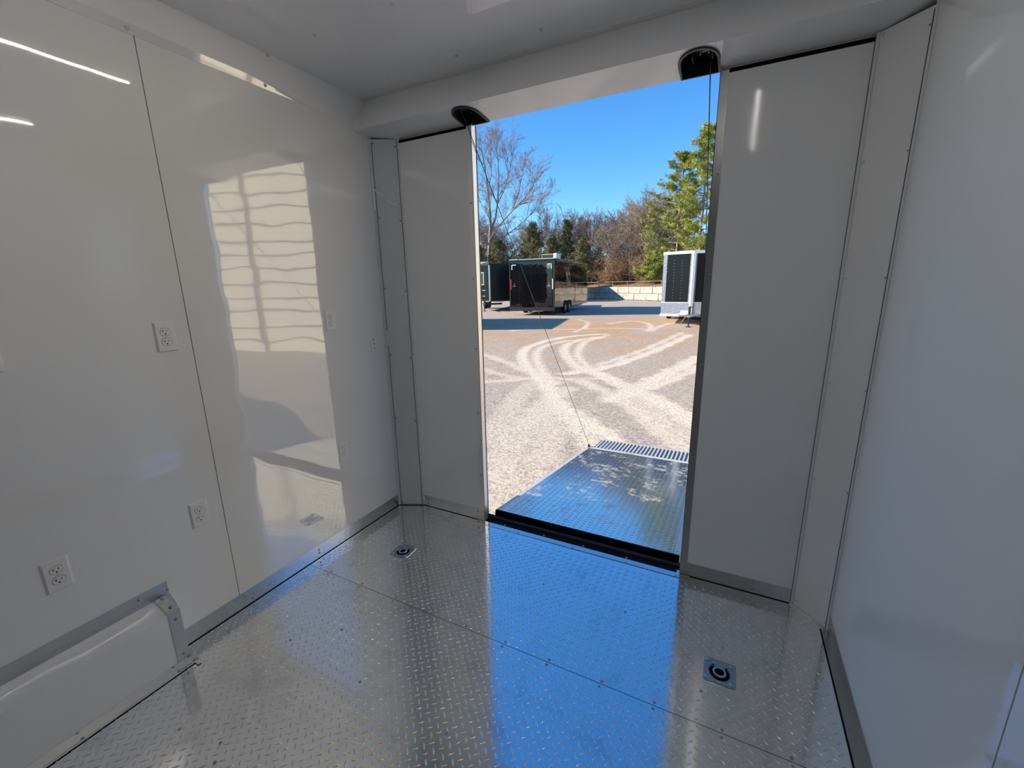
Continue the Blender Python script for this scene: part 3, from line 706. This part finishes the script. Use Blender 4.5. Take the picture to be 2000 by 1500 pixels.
# ------------------------------------------------------------------ trailers
def rivets(parent, spots, n, r=.011, material='rim'):
    b = B()
    for p in spots: b.lathe([(r,0),(r*.7,r*.5),(0,r*.65)], p, n, 6)
    o = b.done('rivets', material, parent); tag(o, kind='stuff'); return o
def wheel(parent, x, y, r=.36, w=.23, sx=1):
    b = B(); b.lathe([(r*.60,-w/2),(r*.92,-w/2),(r,-w*.32),(r,w*.32),(r*.92,w/2),(r*.60,w/2),(r*.60,-w/2)], (x,y,r), (1,0,0), 28); t = b.done('wheel', 'rubber', parent, smooth='auto')
    b = B(); xs = x+sx*(w/2-.03); b.lathe([(r*.60,-.02*sx),(r*.60,.012*sx),(r*.50,.016*sx),(r*.48,-.012*sx),(r*.22,.006*sx),(0,.012*sx)], (xs,y,r), (1,0,0), 28); rim = b.done('rim', 'black_paint', t, smooth='auto')
    for k in range(5):
        a = 2*math.pi*k/5; c, s = math.cos(a), math.sin(a)
        b = B(); b.poly_prism([(xs+sx*.01, y+c*r*.12-s*.028, r+s*r*.12+c*.028),(xs+sx*.01, y+c*r*.12+s*.028, r+s*r*.12-c*.028),(xs+sx*.01, y+c*r*.52+s*.04, r+s*r*.52-c*.04),(xs+sx*.01, y+c*r*.52-s*.04, r+s*r*.52+c*.04)], (sx*.012,0,0)); b.done('spoke', 'rim', t)
# 1) glossy black trailer, seen from behind
WT1, HT1, LT1 = 2.85, 3.31, 8.3
ax = np.array((-.073,.997)); ax /= np.linalg.norm(ax); rzt = math.atan2(-ax[0], ax[1])
c0 = np.array((-7.50,21.84)) - np.array((ax[1],-ax[0]))*WT1/2
t = thing('cargo_trailer', 'glossy black cargo trailer with round yellow badge and tandem wheels', 'trailer', (*c0, GZ), rzt)
hw = WT1/2; zb = .40
b = B(); b.box((-hw,.02,zb), (hw,LT1,HT1-.06)); b.done('body', 'gloss_black', t)
b = B(); b.box((-hw-.02,-.03,HT1-.12), (hw+.02,LT1+.02,HT1)); b.bevel(.03,1); b.done('roof', 'gloss_black', t)
b = B(); b.box((-hw,-.045,HT1-.028), (hw,-.028,HT1)); b.done('roof_edge_strip', 'alu_bright', t)
b = B(); b.box((-hw-.01,-.02,zb-.12), (hw+.01,.06,zb+.10)); b.done('rear_bumper', 'black_paint', t)
for sx in (-1,1):
    b = B(); b.box((sx*hw-.06 if sx > 0 else -hw-.015,-.012,zb), (hw+.015 if sx > 0 else -hw+.06,.05,HT1-.12)); b.done('corner_post', 'black_paint', t)
b = B(); b.box((-hw+.13,-.03,zb+.16), (hw-.13,.02,HT1-.30)); b.done('rear_door', 'gloss_black', t)
rivets(t, [(x,-.031,zb+.3+k*.165) for x in (-.78,0,.78) for k in range(14)], (0,-1,0))
for sx in (-1,1):
    x = sx*(hw-.155); b = B(); b.box((min(x,x-sx*.29),-.045,HT1-.35), (max(x,x-sx*.29),-.030,HT1-.30)); b.box((min(x,x-sx*.05),-.045,HT1-.60), (max(x,x-sx*.05),-.030,HT1-.30)); b.done('corner_bracket', 'gloss_white', t)
    b = B(); b.box((sx*(hw-.10)-.03,-.04,1.55), (sx*(hw-.10)+.03,-.012,2.15)); b.done('marker_light', 'red' if sx < 0 else 'gloss_white', t)
    b = B(); b.box((sx*(hw-.33)-.10,-.055,1.72), (sx*(hw-.33)+.10,-.030,1.79)); b.box((sx*(hw-.33)-.02,-.05,1.68), (sx*(hw-.33)+.02,-.030,1.95)); b.done('door_latch', 'rim', t)
bd = B(); bd.lathe([(.115,0),(.115,.006),(0,.007)], (hw-.36,-.030,HT1-.47), (0,-1,0), 20); bd = bd.done('badge', 'black_paint', t)
b = B(); b.torus((hw-.36,-.038,HT1-.47), (0,1,0), .10, .011, 24, 6); b.done('badge_ring', 'yellow', bd)
b = B(); b.poly_prism([(hw-.36+.065*math.cos(k*math.pi/10),-.037,HT1-.465+.065*math.sin(k*math.pi/10)) for k in range(11)], (0,-.004,0)); b.box((hw-.375,-.041,HT1-.555), (hw-.345,-.037,HT1-.46)); b.done('badge_tree', 'yellow', bd)
for k, y in enumerate((2.42, 3.36)):
    for sx in (-1,1): wheel(t, sx*(hw-.09), y, .36, .22, sx)
for sx in (-1,1):
    b = B(); pr2 = []
    x0 = sx*hw; x1 = sx*(hw+.035)
    for yc in (2.42, 3.36):
        pts = [(yc+.46*math.cos(math.pi*k/14), .36+.46*math.sin(math.pi*k/14)) for k in range(15)]
        inn = [(yc+.40*math.cos(math.pi*k/14), .36+.40*math.sin(math.pi*k/14)) for k in range(14,-1,-1)]
        b.poly_prism([(x0,y,z) for y,z in pts+inn], (x1-x0,0,0))
    b.done('fender', 'black_paint', t)
    b = B(); b.box((min(sx*(hw-.22),sx*(hw+.004)),1.98,.30), (max(sx*(hw-.22),sx*(hw+.004)),3.80,.80)); b.done('wheel_well', 'dark_gap', t)
b = B(); b.box((-hw+.3,.1,.28), (-hw+.42,LT1-.2,zb)); b.box((hw-.42,.1,.28), (hw-.3,LT1-.2,zb)); b.tube([(-hw+.1,2.42,.36),(hw-.1,2.42,.36)], .04, 8); b.tube([(-hw+.1,3.36,.36),(hw-.1,3.36,.36)], .04, 8); b.done('chassis', 'black_paint', t)
b = B(); b.box((hw-.16,-.02,.28), (hw-.08,.42,.36)); b.tube([(hw-.12,-.01,.38),(hw-.12,.02,.18),(hw-.12,.55,.16)], .02, 6); b.done('stabiliser', 'black_paint', t)
b = B(); b.box((hw-.004,LT1-3.6,.55), (hw+.012,LT1-2.7,2.55)); sd = b.done('side_door', 'gloss_black', t)
b = B(); b.box((hw+.012,LT1-3.55,1.62), (hw+.03,LT1-3.35,1.68)); b.box((hw+.012,LT1-3.42,1.40), (hw+.03,LT1-3.36,1.62)); b.done('door_handle', 'rim', sd)
ac = B(); ac.box((.22,1.2,HT1), (1.02,2.0,HT1+.32)); ac.bevel(.03,1); ac = ac.done('roof_air_conditioner', 'vent', t)
b = B(); b.box((.98,1.17,HT1+.0), (1.20,2.02,HT1+.35)); b.bevel(.03,1); b.done('cover_end', 'gloss_white', ac)
for k in range(9):
    b = B(); b.box((.26+k*.08,1.185,HT1+.05), (.29+k*.08,1.20,HT1+.28)); b.done('grille_bar', 'black_plastic', ac)
# 2) V-nosed trailers
def vnose(name, label, nose, rz, hw, vd, length, zb, zt, skin, trim, guard):
    """local: nose tip at origin, body runs along +y"""
    t = thing(name, label, 'trailer', (*nose, GZ), rz)
    pl = [(0,0),(hw,vd),(hw,length),(-hw,length),(-hw,vd)]
    b = B(); b.poly_prism([(x,y,zb) for x,y in pl], (0,0,zt-zb)); b.done('body', skin, t)
    cpl = [(0,-.03),(hw+.03,vd-.02),(hw+.03,length+.03),(-hw-.03,length+.03),(-hw-.03,vd-.02)]
    b = B(); b.poly_prism([(x,y,zt-.10) for x,y in cpl], (0,0,.12)); b.done('roof_trim', trim, t)
    b = B(); b.poly_prism([(x,y,zb-.02) for x,y in cpl], (0,0,.10)); b.done('bottom_rail', trim, t)
    for sx in (-1,1):
        d = Vector((sx*hw, vd, 0)).normalized(); n_ = Vector((sx*vd, -hw, 0)).normalized(); Lf = math.hypot(hw, vd)
        def quad(a, c, z0, z1, th, nm, mt, d=d, n_=n_, Lf=Lf):
            b = B(); p0, p1 = d*a*Lf, d*c*Lf
            b.poly_prism([(p0.x,p0.y,z0),(p1.x,p1.y,z0),(p1.x,p1.y,z1),(p0.x,p0.y,z1)], n_*th); return b.done(nm, mt, t)
        yield_parts.append((t, quad, sx, d, n_, Lf))
    return t
yield_parts = []
# white trimmed one on the right
tw = vnose('vnose_trailer', 'white-trimmed black V-nose trailer at the right edge of the doorway', (.30,18.06), R(2), 1.25, .36, 6.5, .37, 3.10, 'satin_black', 'gloss_white', True)
for (t, quad, sx, d, n_, Lf) in yield_parts:
    quad(-.0, .10, .45, 3.02, .02, 'nose_post', 'checker'); quad(.87, 1.0, .45, 3.02, .02, 'edge_post', 'checker'); quad(-.0, .055, .45, 3.02, .03, 'nose_trim', 'gloss_white')
    quad(.0, 1.0, .45, .96, .018, 'stone_guard', 'checker' if sx < 0 else 'tan'); quad(0,1,.94,.97,.022,'guard_edge','gloss_white')
    quad(.10, .87, .97, 2.98, .012, 'front_panel', 'satin_black')
    rivets(t, [tuple(d*Lf*f+n_*.012+Vector((0,0,1.12+k*.125))) for f in (.36,.62) for k in range(14)], n_, .012)
b = B(); b.tube([(-.62,.5,.42),(0,-1.05,.46)], .06, 6); b.tube([(.62,.5,.42),(0,-1.05,.46)], .06, 6); b.tube([(0,-.4,.46),(0,-1.35,.46)], .055, 6); b.box((-.10,-1.45,.43), (.10,-1.25,.54)); b.done('tongue', 'rim', tw)
b = B(); b.box((-.36,-.62,.46), (.02,-.30,.64)); b.done('tongue_box', 'gloss_white', tw)
b = B(); b.tube([(.02,-1.05,.0),(.02,-1.05,.30)], .028, 8); b.tube([(.02,-1.05,.28),(.02,-1.05,.85)], .045, 8); b.tube([(.02,-1.05,.82),(.18,-1.05,.82)], .015, 6); b.box((-.08,-1.13,.0),(.12,-.97,.02)); b.done('jack', 'black_paint', tw)
b = B(); b.tube([(-.10,-1.0,.45),(-.28,-.9,.16),(-.2,-.5,.28)], .016, 6); b.done('safety_chain', 'rim', tw)
for sx in (-1,1):
    for y in (3.4,4.3): wheel(tw, sx*1.17, y, .34, .2, sx)
b = B(); b.box((-1.27,3.0,.3), (1.27,4.7,.85)); b.done('wheel_well', 'dark_gap', tw)
# black one partly behind the black trailer on the left
yield_parts.clear()
tl = vnose('vnose_trailer', 'all-black V-nose trailer with side window left of the badge trailer', (-13.62,24.86), R(14), 1.5, .55, 7.0, .72, 3.30, 'satin_black', 'black_paint', False)
for (t, quad, sx, d, n_, Lf) in yield_parts:
    quad(-.01, .03, .72, 3.2, .03, 'nose_trim', 'rim')
    if sx < 0:
        quad(.30, .62, 1.85, 2.75, .02, 'window_frame', 'rim'); quad(.34, .58, 1.92, 2.68, .028, 'window_glass', 'glass')
        quad(.22, .42, 1.45, 1.50, .04, 'grab_handle', 'rim'); quad(.24,.40,1.05,1.10,.04,'step_handle','rim')
        rivets(t, [tuple(d*Lf*.20+n_*.012+Vector((0,0,1.1+k*.15))) for k in range(13)], n_, .014)
    quad(.05, .6, .66, .72, .05, 'lower_strip', 'rim')
b = B(); b.tube([(-.7,.6,.52),(-.1,-.9,.55)], .06, 6); b.tube([(.7,.6,.52),(-.1,-.9,.55)], .06, 6); b.done('tongue', 'black_paint', tl)
b = B(); b.tube([(-.45,.05,0),(-.45,.05,.75)], .04, 8); b.box((-.55,-.05,0),(-.35,.15,.02)); b.done('jack', 'black_paint', tl)
b = B(); b.lathe([(.40,0),(.40,.10),(.30,.17),(0,.20)], (-.75,1.2,3.32), (0,0,1), 20); b.done('roof_vent', 'tan', tl, smooth='auto')
for sx in (-1,1):
    for y in (3.6,4.5): wheel(tl, sx*1.4, y, .36, .2, sx)
# 3) plain trailers standing further left, mostly known from the shadows they throw on the yard
def plain_trailer(label, corner, rz, wdt, ln, ht, zb=.42):
    t = thing('enclosed_trailer', label, 'trailer', (*corner, GZ), rz)
    b = B(); b.box((-wdt,0,zb), (0,ln,ht-.1)); b.done('body', 'gloss_black', t)
    b = B(); b.box((-wdt-.02,-.02,ht-.1), (.02,ln+.02,ht)); b.done('roof', 'gloss_white', t)
    b = B(); b.box((-wdt+.05,-.02,zb-.1), (-.05,.02,zb+.06)); b.done('bumper', 'black_paint', t)
    b = B(); b.box((-wdt+.12,-.02,zb+.12), (-.12,0,ht-.25)); b.done('rear_door', 'gloss_black', t)
    for x in (-wdt+.1,-.1):
        for y in (ln*.45, ln*.45+.95): wheel(t, x, y, .36, .2, 1 if x > -1 else -1)
plain_trailer('dark enclosed trailer standing left of the doorway view, its shadow on the gravel', (-10.4,12.1), R(12), 2.6, 5.6, 3.28)
plain_trailer('dark trailer parked beyond the badge trailer near the concrete wall', (-14.35,39.5), R(0), 2.6, 9.9, 3.3)
# ------------------------------------------------------------------ cream building whose sunlit siding mirrors in the left wall
bo = np.array((5.6,7.45)); bd_ = np.array((.936,-.352))
bu = thing('metal_building', 'cream building with horizontal siding mirrored in the glossy left wall', 'building', (*bo, GZ), math.atan2(bd_[1], bd_[0]))
b = B(); b.box((0,.03,0), (11.5,7.0,6.4)); b.done('wall_core', 'groove', bu)
b = B(); b.box((0,0,.0), (11.5,.03,.352)); sp = b.done('siding_board', 'siding', bu); sp.location = (0,0,.012)
for k in range(1,16):
    o = bpy.data.objects.new('siding_board', sp.data); link(o, bu); o.location = (0,0,.012+k*.40)
b = B(); b.tube([(4.9,-.05,.1),(4.9,-.05,6.3)], .06, 8); b.done('downpipe', 'groove', bu)
b = B(); b.box((-.15,-.25,6.4), (11.65,7.1,6.6)); b.done('roof_edge', 'gloss_white', bu)

# ------------------------------------------------------------------ trees
def prisms(S, n):
    S = np.array(S); p0, p1, r0, r1 = S[:,0:3], S[:,3:6], S[:,6], S[:,7]
    d = p1-p0; d /= np.linalg.norm(d, axis=1)[:,None]+1e-9
    ref = np.where(abs(d[:,2:3]) > .9, np.array([[1.,0,0]]), np.array([[0,0,1.]])); u = np.cross(d, ref); u /= np.linalg.norm(u, axis=1)[:,None]+1e-9; w = np.cross(d, u)
    a = 2*np.pi*np.arange(n)/n; off = u[:,None,:]*np.cos(a)[None,:,None]+w[:,None,:]*np.sin(a)[None,:,None]
    V = np.concatenate([p0[:,None,:]+off*r0[:,None,None], p1[:,None,:]+off*r1[:,None,None]], 1).reshape(-1,3)
    k = np.arange(n); F = np.stack([k,(k+1)%n,n+(k+1)%n,n+k],-1); F = (F[None]+(np.arange(len(S))*2*n)[:,None,None]).reshape(-1,4)
    return V, F
def bare(seed, height, stems=1, spread=.55, levels=4, r0=None, kids=(7,6,5,4), low=.25, lean=.0, minr=.012, up=.25, trunk_frac=.62):
    r = random.Random(seed); segs = []
    def rv(s): return Vector((r.gauss(0,s), r.gauss(0,s), r.gauss(0,s)))
    def grow(p, d, ln, rad, lev):
        n = 5 if lev == 0 else (4 if lev == 1 else 3 if lev == 2 else 2)
        pts = [p]; dd = d.copy()
        for i in range(n):
            dd = (dd + rv(.10 if lev < 2 else .18) + Vector((0,0,up*.12*(lev > 0)))).normalized(); pts.append(pts[-1]+dd*ln/n)
        for i in range(n):
            ra, rb_ = rad*(1-.75*i/n), rad*(1-.75*(i+1)/n); segs.append((*pts[i],*pts[i+1],max(ra,minr),max(rb_,minr*.8)))
        if lev < levels:
            nk = kids[min(lev,len(kids)-1)]
            for k in range(nk):
                t = low+(1-low)*(k+r.random())/nk if lev == 0 else .2+.8*(k+r.random())/nk
                t = min(t,.99); i = min(int(t*n), n-1); q = pts[i].lerp(pts[i+1], t*n-i)
                dl = (pts[i+1]-pts[i]).normalized(); side = dl.orthogonal(); side.rotate(Matrix.Rotation(r.uniform(0,2*math.pi),3,dl)); side.normalize()
                a = r.uniform(.45,.95)*spread/.55
                nd = (dl*math.cos(a)+side*math.sin(a)+Vector((0,0,up))).normalized()
                grow(q, nd, ln*(r.uniform(.45,.70) if lev == 0 else r.uniform(.42,.66))*(1.15-.5*t if lev == 0 else 1), rad*(1-.7*t)*.62, lev+1)
    for s in range(stems):
        a = r.uniform(0,6.28); d = Vector((math.cos(a)*lean, math.sin(a)*lean, 1)).normalized()
        grow(Vector((math.cos(a)*.12*stems*.3, math.sin(a)*.12*stems*.3, -.2)), d, height*trunk_frac*r.uniform(.9,1.05), r0 or height*.012, 0)
    return segs
def tree_mesh(name, segs, material):
    V, F = prisms(segs, 4); return np_mesh(name, V, F, material)
def place(name, me, label, cat, loc, rz, sc, group):
    o = bpy.data.objects.new(name, me); link(o); o.location = loc; o.rotation_euler = (0,0,rz); o.scale = sc; tag(o, label, cat, group); return o
# the tall bare tree at the left of the doorway: hand-laid limbs, then finer branching
ORD = ['first','second','third','fourth','fifth','sixth','seventh','eighth','ninth','tenth','eleventh','twelfth','thirteenth','fourteenth','fifteenth','sixteenth','seventeenth','eighteenth','nineteenth','twentieth']
YT = 55.0
base_t = at(955, 508, YT); base_t[2] = bank(base_t[0], YT)-.2
LIMBS = [(.30,[(955,512,0),(956,480,0),(958,440,.2),(956,400,.3),(950,350,.2),(943,305,-.3),(940,288,-.5)]),
 (.20,[(957,455,.1),(968,425,.8),(972,390,1.2),(974,350,1.4),(972,310,1.2),(970,287,1.0)]),
 (.17,[(956,470,0),(975,440,-1.0),(1000,412,-1.8),(1022,390,-2.4),(1040,365,-2.8),(1048,345,-3)]),
 (.12,[(1000,412,-1.8),(1012,380,-1.2),(1018,350,-1.0),(1022,325,-.6)]),
 (.12,[(971,400,1.0),(985,370,.4),(995,335,0),(1000,300,-.2)]),
 (.11,[(957,430,.2),(940,400,1.2),(930,370,2.0),(922,335,2.4)]),
 (.12,[(956,480,0),(940,462,-1.0),(925,445,-1.6),(905,420,-2)]),
 (.10,[(957,470,0),(985,462,1.2),(1015,440,2.2),(1045,410,3.0)]),
 (.09,[(1010,400,-2.0),(1035,395,-2.2),(1055,385,-2.6)]),
 (.09,[(953,370,.2),(960,340,-.6),(958,310,-1),(960,290,-1.2)])]
segs = []; rb_ = random.Random(4)
def twigs(p, d, ln, rad, lev):
    n = 3 if lev < 2 else 2; pts = [p]; dd = d.copy()
    for i in range(n):
        dd = (dd+Vector((rb_.gauss(0,.16),rb_.gauss(0,.16),rb_.gauss(.05,.14)))).normalized(); pts.append(pts[-1]+dd*ln/n)
    for i in range(n): segs.append((*pts[i],*pts[i+1],max(rad*(1-.7*i/n),.0125),max(rad*(1-.7*(i+1)/n),.0095)))
    if lev < 3:
        for k in range((5,4,3)[lev]):
            t_ = .2+.8*(k+rb_.random())/(5,4,3)[lev]; i = min(int(t_*n),n-1); q_ = pts[i].lerp(pts[i+1], t_*n-i)
            dl = (pts[i+1]-pts[i]).normalized(); sd_ = dl.orthogonal().normalized(); sd_.rotate(Matrix.Rotation(rb_.uniform(0,6.28),3,dl)); a_ = rb_.uniform(.4,.95)
            twigs(q_, (dl*math.cos(a_)+sd_*math.sin(a_)+Vector((0,0,.22))).normalized(), ln*rb_.uniform(.42,.62), rad*.5, lev+1)
for r0_, lp in LIMBS:
    pts = [Vector(at(u,v,YT+dy))-Vector(base_t) for u,v,dy in lp]; n = len(pts)-1
    for i in range(n):
        segs.append((*pts[i],*pts[i+1],max(r0_*(1-.8*i/n),.03),max(r0_*(1-.8*(i+1)/n),.025)))
        for k in range(3 if i else 1):
            f = rb_.random(); q_ = pts[i].lerp(pts[i+1], f); dl = (pts[i+1]-pts[i]).normalized(); sd_ = dl.orthogonal().normalized(); sd_.rotate(Matrix.Rotation(rb_.uniform(0,6.28),3,dl)); a_ = rb_.uniform(.5,1.0)
            twigs(q_, (dl*math.cos(a_)+sd_*math.sin(a_)+Vector((0,0,.25))).normalized(), rb_.uniform(1.8,3.2), .05, 0)
    twigs(pts[-1], (pts[-1]-pts[-2]).normalized(), 2.0, .035, 0)
big = tree_mesh('bare_tree', segs, 'bark')
place('bare_tree', big, 'tallest bare tree with a wide crown at the left of the doorway', 'tree', tuple(base_t), 0, (1,1,1), 'bare trees on the bank')
protoT = [tree_mesh('bare_tree', bare(20+k, 9.5, 1+k%2, .6, 4, .12, (8,6,5,4), .2, .10, .016, .28, .72), 'bark' if k%2 else 'twig') for k in range(5)]
spots = [(985,430,60),(1000,440,64),(1015,425,58),(1040,425,66),(1065,412,60),(1080,400,63),(1098,410,58),(1118,402,62),(1135,398,66),(1150,405,60),(1168,412,58),(1180,408,63),(1195,400,60),(1210,402,56),(1225,400,52),(1238,385,50),(1250,375,54),(1262,385,48),(1275,350,52),(1290,345,50),(1312,370,47),(1350,360,46),(940,400,60),(968,420,63),(930,430,58)]
spots.sort(); cnt_side = {}
for i, (u, vtop, Yd) in enumerate(spots):
    Yd += 1.5; q = at(u, vtop, Yd); zb_ = bank(q[0], Yd); s = max(.5, (q[2]-zb_)/10.2)
    side = 'left of the badge trailer' if u < 1000 else ('behind the badge trailer' if u < 1150 else ('above the concrete wall' if u < 1240 else 'beside the pines'))
    k = cnt_side.get(side, 0); cnt_side[side] = k+1
    place('bare_tree', protoT[i%5], 'leafless woodland tree %s, %s from the left' % (side, ORD[k]), 'tree', (q[0],Yd,zb_), i*1.37, (s*.95,s*.95,s), 'bare trees on the bank')
for k, (x, y) in enumerate(((3.5,44.5),(7.0,42.0),(10.5,41.5),(14.0,38.0),(5.5,48.0),(12.0,46.0))):
    place('bare_tree', protoT[k%5], 'leafless tree on the bank right of both pines, %s of the outer six' % ORD[k], 'tree', (x,y,bank(x,y)), k*1.9, (.9,.9,.95), 'bare trees on the bank')
# brown brush
protoB = [tree_mesh('brush_thicket', bare(60+k, 3.8, 9, .75, 3, .035, (6,5,4), .12, .55, .014, .12, .75), 'brush') for k in range(4)]
k = 0
for Yo, cnt, sc, where in ((2.7,13,.60,'low row right behind the concrete wall'),(4.6,14,.85,'second row up the bank'),(7.0,13,1.05,'third row up the bank'),(10.0,13,1.25,'highest row on the bank')):
    for i in range(cnt):
        x = -36+(i+.5*(k%2))*(40/cnt); y = float(np.interp(x, BKX, BKY))+(Yo+random.uniform(-.4,.4))*1.2; k += 1
        z = bank(x, y); ss = sc*random.uniform(.85,1.2)
        place('brush_thicket', protoB[k%4], 'tangled brown brush, %s from the left in the %s' % (ORD[i], where), 'brush', (x,y,z), random.uniform(0,6.28), (ss*1.15,ss*1.15,ss), 'brown brush on the bank')
# foliage helpers
def tufts(C_, nper, ln, wdt, seed, flat=.6, upb=.25):
    g_ = np.random.default_rng(seed); C_ = np.repeat(np.asarray(C_), nper, 0); n = len(C_)
    d = g_.normal(size=(n,3)); d[:,2] = d[:,2]*flat+upb; d /= np.linalg.norm(d, axis=1)[:,None]
    s = np.cross(d, g_.normal(size=(n,3))); s /= np.linalg.norm(s, axis=1)[:,None]; l = ln*g_.uniform(.6,1.15,(n,1))
    b0 = C_+d*l*.15
    V = np.stack([b0-s*wdt, b0+s*wdt, C_+d*l], 1).reshape(-1,3); F = np.arange(3*n).reshape(-1,3); return V, F
def pine(name, label, loc, height, seed, crown_lo, width, sparse=1.0, group='pines at the right'):
    r = random.Random(seed); t = thing(name, label, 'tree', loc, group=group)
    segs = []; C_ = []
    px_, py_ = 0, 0; pts = []
    for i in range(9): pts.append(Vector((px_,py_,height*i/8))); px_ += r.uniform(-.12,.12); py_ += r.uniform(-.12,.12)
    for i in range(8): segs.append((*pts[i],*pts[i+1],height*.014*(1-i/9),height*.014*(1-(i+1)/9)+.01))
    nb = int(44*sparse)
    for k in range(nb):
        f = crown_lo+(1-crown_lo)*(k+r.random()*.8)/nb; i = min(int(f*8),7); p = pts[i].lerp(pts[i+1], f*8-i)
        a = k*2.4+r.uniform(-.4,.4); ln = width*(1-((f-crown_lo)/(1-crown_lo))**1.25*.86)*r.uniform(.62,1.1)
        d = Vector((math.cos(a),math.sin(a),r.uniform(.05,.38))); q = p+d*ln*.55; e = q+Vector((math.cos(a),math.sin(a),.5))*ln*.45
        segs += [(*p,*q,.045,.03),(*q,*e,.03,.012)]
        for j in range(9):
            tt = .35+.65*j/8; c = p.lerp(q, tt/.55) if tt < .55 else q.lerp(e, (tt-.55)/.45)
            for m_ in range(2): C_.append((c.x+r.gauss(0,.20), c.y+r.gauss(0,.20), c.z+r.gauss(.08,.14)))
    for j in range(14): C_.append((pts[8].x+r.gauss(0,.14), pts[8].y+r.gauss(0,.14), height-.7*r.random()))
    V, F = prisms(segs, 5); o = bpy.data.objects.new('trunk_and_branches', np_mesh('trunk_and_branches', V, F, 'bark')); link(o, t)
    V, F = tufts(C_, 34, .42, .022, seed); o = bpy.data.objects.new('needles', np_mesh('needles', V, F, 'pine')); link(o, t); tag(o, kind='stuff')
    return t
q = at(1326,300,44.5); z0 = bank(q[0],44.5); pine('pine_tree', 'sunlit pine with layered boughs above the white-trimmed trailer', (q[0]+.25,44.5,z0), q[2]-z0, 5, .16, 4.2)
q = at(1376,250,42.5); z0 = bank(q[0],42.5); pine('pine_tree', 'taller pine half hidden by the right edge of the doorway', (q[0]+.5,42.5,z0), q[2]-z0, 9, .22, 3.0)
q = at(1268,505,46.5); z0 = bank(q[0],46.5); pine('pine_sapling', 'small bright green pine sapling in the brush above the wall', (q[0],46.5,z0), max(2.0,q[2]-z0+.2), 15, .15, 1.7, .5)
def cedar(label, u, vtop, Yd, wdt, seed):
    q = at(u, vtop, Yd); z0 = bank(q[0], Yd); h = q[2]-z0; r = random.Random(seed); t = thing('cedar_tree', label, 'tree', (q[0],Yd,z0), group='cedars on the bank')
    segs = [(0,0,-.1,0,0,h*.97,.10,.02)]; C_ = []
    for k in range(int(60+h*14)):
        f = r.random()**1.15*.97; a = r.uniform(0,6.28); rad = wdt*1.25*(1-f)**.62*(.75+.25*math.sin(a*3+f*9))*r.uniform(.45,1.0)+.05
        c = Vector((math.cos(a)*rad, math.sin(a)*rad, .15+f*h)); segs.append((0,0,max(.1,c.z-rad*.3),*c,.025,.01))
        for j in range(5): 
            w_ = c*(.55+.45*j/4); C_.append((w_.x+r.gauss(0,.15), w_.y+r.gauss(0,.15), c.z-rad*.3*(1-j/4)+r.gauss(0,.15)))
    V, F = prisms(segs, 4); o = bpy.data.objects.new('trunk_and_branches', np_mesh('trunk_and_branches', V, F, 'bark')); link(o, t)
    V, F = tufts(C_, 26, .34, .030, seed, 1.0, .2); o = bpy.data.objects.new('foliage', np_mesh('foliage', V, F, 'cedar')); link(o, t); tag(o, kind='stuff')
cedar('round dark cedar at the foot of the tallest bare tree', 972, 468, 53.5, 3.0, 1)
cedar('broad pointed cedar behind the badge trailer', 1040, 436, 56, 4.2, 2)
cedar('slender brownish cedar spire left of the air conditioner', 1108, 428, 57, 2.2, 3)
cedar('dark low cedar right above the roof air conditioner', 1078, 462, 55, 2.6, 4)
cedar('bushy green cedar behind the far end of the badge trailer', 1140, 464, 54, 3.4, 5)
cedar('low cedar clump left behind the V-nose trailer', 935, 482, 52.5, 2.6, 6)
